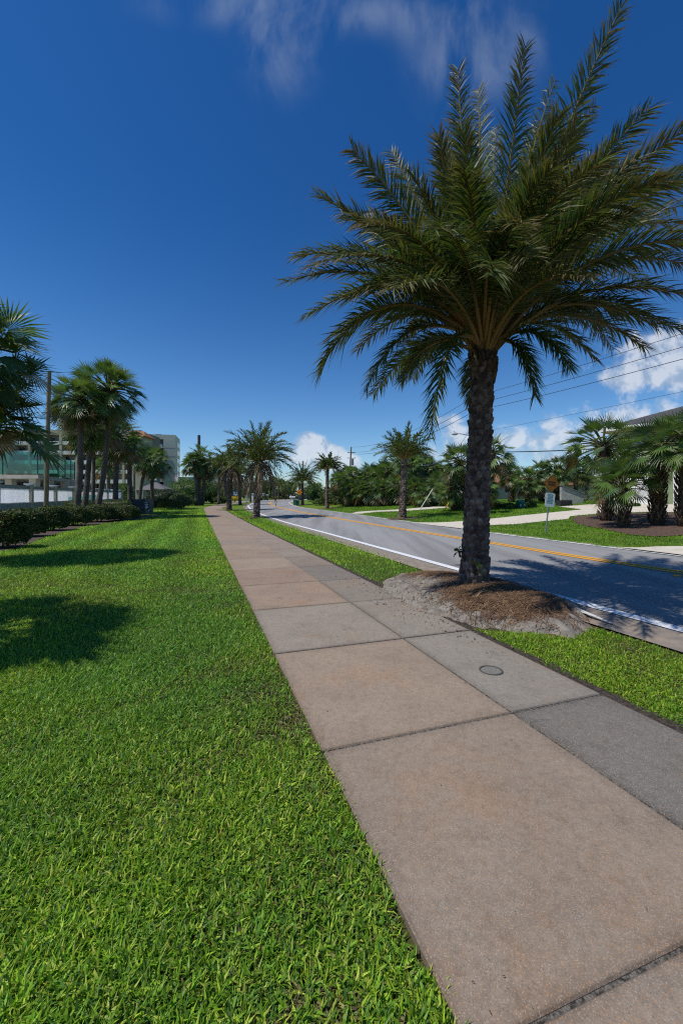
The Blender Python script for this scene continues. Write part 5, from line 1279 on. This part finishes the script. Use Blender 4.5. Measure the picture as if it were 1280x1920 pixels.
# street lamp arm on the hidden pole
zl = zat(815, 35); a = np.array([U2[0], 35, zat(822, 35)])
lm = empty('street_lamp', tuple(a), 'grey street lamp on a curved arm left of the big palm trunk', 'street lamp')
ex = at(858, 34.6)-a[0]; he = at(846, 34.6)-a[0]
mb = MB(); mb.tube([(-.1, 0, 0), (ex*.4, -.1, .25), (ex*.8, -.3, .33), (ex, -.4, .32)], .03, 6); mb.build('arm', mgalv, lm)
mb = MB(); s_ = np.linspace(0, 1, 7); mb.tube(np.stack([ex+(he-ex)*s_, -.4+0*s_, .33-.02*s_], 1), [.04, .10, .13, .14, .13, .10, .03], 8); h = mb.build('lamp_head', mat('lamp_grey', (.5, .5, .5)), lm)
mb = MB(); mb.tube([(ex+(he-ex)*.55, -.4, .45), (ex+(he-ex)*.55, -.4, .52)], .04, 6); mb.build('sensor', mdark, h)

# cars far off at the bend
def car(px, d, label, body, yaw):
    x = at(px, d); z0 = float(rise(d))
    c = empty('parked_car', (x, d, z0), label, 'car', 'cars beyond the bend', rz=yaw)
    prof = [(-2.2, .35), (-2.25, .75), (-2.0, .95), (-1.3, 1.0), (-.8, 1.48), (.9, 1.52), (1.6, 1.05), (2.2, .9), (2.25, .4)]
    mb = MB(); slab2d(mb, [(b, a) for b, a in prof], -.88, .88); 
    V = np.concatenate(mb.v); V = np.stack([V[:, 1], V[:, 0], V[:, 2]], 1); V[:, 0] *= np.where(V[:, 2] > 1.2, .78, 1); mb.v = [V]; mb.build('body', body, c)
    for sx in (-1, 1):
        mb = MB(); mb.box(-.03, .03, -.85, 1.15, 1.05, 1.42); o = mb.build('side_window', mglassd, c); o.location = (sx*.80, 0, 0)
        for sy in (-1.4, 1.4):
            mb = MB(); mb.tube([(sx*.72, sy, .33), (sx*.92, sy, .33)], .33, 14); w_ = mb.build('wheel', mblk, c)
        mb = MB(); mb.box(sx*.62-.14, sx*.62+.14, -2.29, -2.24, .68, .84); mb.build('headlight', mrail, c)
    mb = MB(); mb.add([(-.75, -1.31, 1.03), (.75, -1.31, 1.03), (.62, -.86, 1.46), (-.62, -.86, 1.46)], [(0, 1, 2, 3)]); mb.build('windscreen', mglassd, c)
car(548, 150, 'white car coming round the far bend', mat('car_white', (.75, .75, .76), None, 3, .3), R(12))
car(571, 118, 'dark parked car half hidden behind the far date palm trunk', mat('car_dark', (.02, .025, .03), None, 3, .25), R(75))

# small things on the ground
q = P(920, 1257.5); mh = empty('meter_cover', (q[0], q[1], .004), 'small round iron cover set in the grey slab of the pavement', 'cover')
mb = MB(); mb.lathe([(.001, .001), (.072, .001), (.075, -.002), (.077, -.002)], 28); mb.build('lid', mat('rusty_iron', (.15, .14, .125), (.22, .205, .18), 60, .8, .6, 90), mh)
mb = MB(); mb.lathe([(.079, -.003), (.080, .003), (.090, .003), (.092, -.004)], 28); mb.build('rim', mat('dark_iron', (.09, .085, .078)), mh)
for px, py, lab in ((1268, 1080, 'amber road marker beside the yellow line at the right edge'), (1186, 1061.5, 'amber road marker on the yellow line in the palm shadow')):
    q = P(px, py, .06); m_ = empty('road_marker', (q[0], q[1], .062), lab, 'road marker', 'amber road markers', rz=R(19))
    mb = MB(); mb.add([(-.05, -.05, 0), (.05, -.05, 0), (.05, .05, 0), (-.05, .05, 0), (-.04, -.018, .018), (.04, -.018, .018), (.04, .018, .018), (-.04, .018, .018)], [(4, 5, 6, 7), (0, 1, 5, 4), (1, 2, 6, 5), (2, 3, 7, 6), (3, 0, 4, 7)]); mb.build('body', myel, m_)
r = rngf(91); mb = MB()
n = 300; t = r.uniform(.3, 9, n)**1.0; nn = r.uniform(N_L, N_R, n); edge_k = r.random(n) < .45; nn = np.where(edge_k, np.where(r.random(n) < .5, N_L+np.abs(r.normal(0, .05, n)), N_R-np.abs(r.normal(0, .06, n))), nn)
x, y = xy(t, nn); a = r.uniform(0, 6.28, n); L = r.uniform(.0015, .006, n)*np.where(r.random(n) < .06, 2.2, 1); w_ = L*r.uniform(.12, .5, n)
ca, sa = np.cos(a), np.sin(a); z = .005+0*x
V = np.stack([np.stack([x-ca*L, y-sa*L, z], 1), np.stack([x+sa*w_, y-ca*w_, z+.002], 1), np.stack([x+ca*L, y+sa*L, z+.001], 1), np.stack([x-sa*w_, y+ca*w_, z+.003], 1)], 1)
cc = np.array([(.06,.045,.03),(.03,.025,.02),(.16,.11,.06),(.05,.06,.02),(.5,.48,.44)])[r.choice(5, n, p=[.33, .32, .2, .1, .05])]
mb.add(V.reshape(-1, 3), np.arange(4*n).reshape(-1, 4), C=np.repeat(cc, 4, 0))
n = 3200; t = r.normal(5.0, 1.1, n); nn = r.normal(2.75, .28, n); k = (nn > 2.1) & (nn < 3.6) & (t > 3.0) & (t < 6.9); t, nn = t[k], nn[k]; n = len(t)
x, y = xy(t, nn); a = r.uniform(0, 6.28, n); L = r.uniform(.003, .011, n)*np.where(r.random(n) < .12, 2.5, 1); w_ = L*r.uniform(.12, .6, n); ca, sa = np.cos(a), np.sin(a); z = np.maximum(mound_z(x, y), .0)+.006
V = np.stack([np.stack([x-ca*L, y-sa*L, z], 1), np.stack([x+sa*w_, y-ca*w_, z+.004], 1), np.stack([x+ca*L, y+sa*L, z+.002], 1), np.stack([x-sa*w_, y+ca*w_, z+.006], 1)], 1)
cc = np.array([(.07,.05,.035),(.04,.033,.026),(.17,.11,.065),(.24,.21,.17),(.30,.27,.23)])[r.choice(5, n, p=[.3, .28, .2, .12, .10])]
mb.add(V.reshape(-1, 3), np.arange(4*n).reshape(-1, 4), C=np.repeat(cc, 4, 0))
tag(mb.build('leaf_litter', colmat('straw', .9, 0, 40, .2, .3)), kind='stuff')
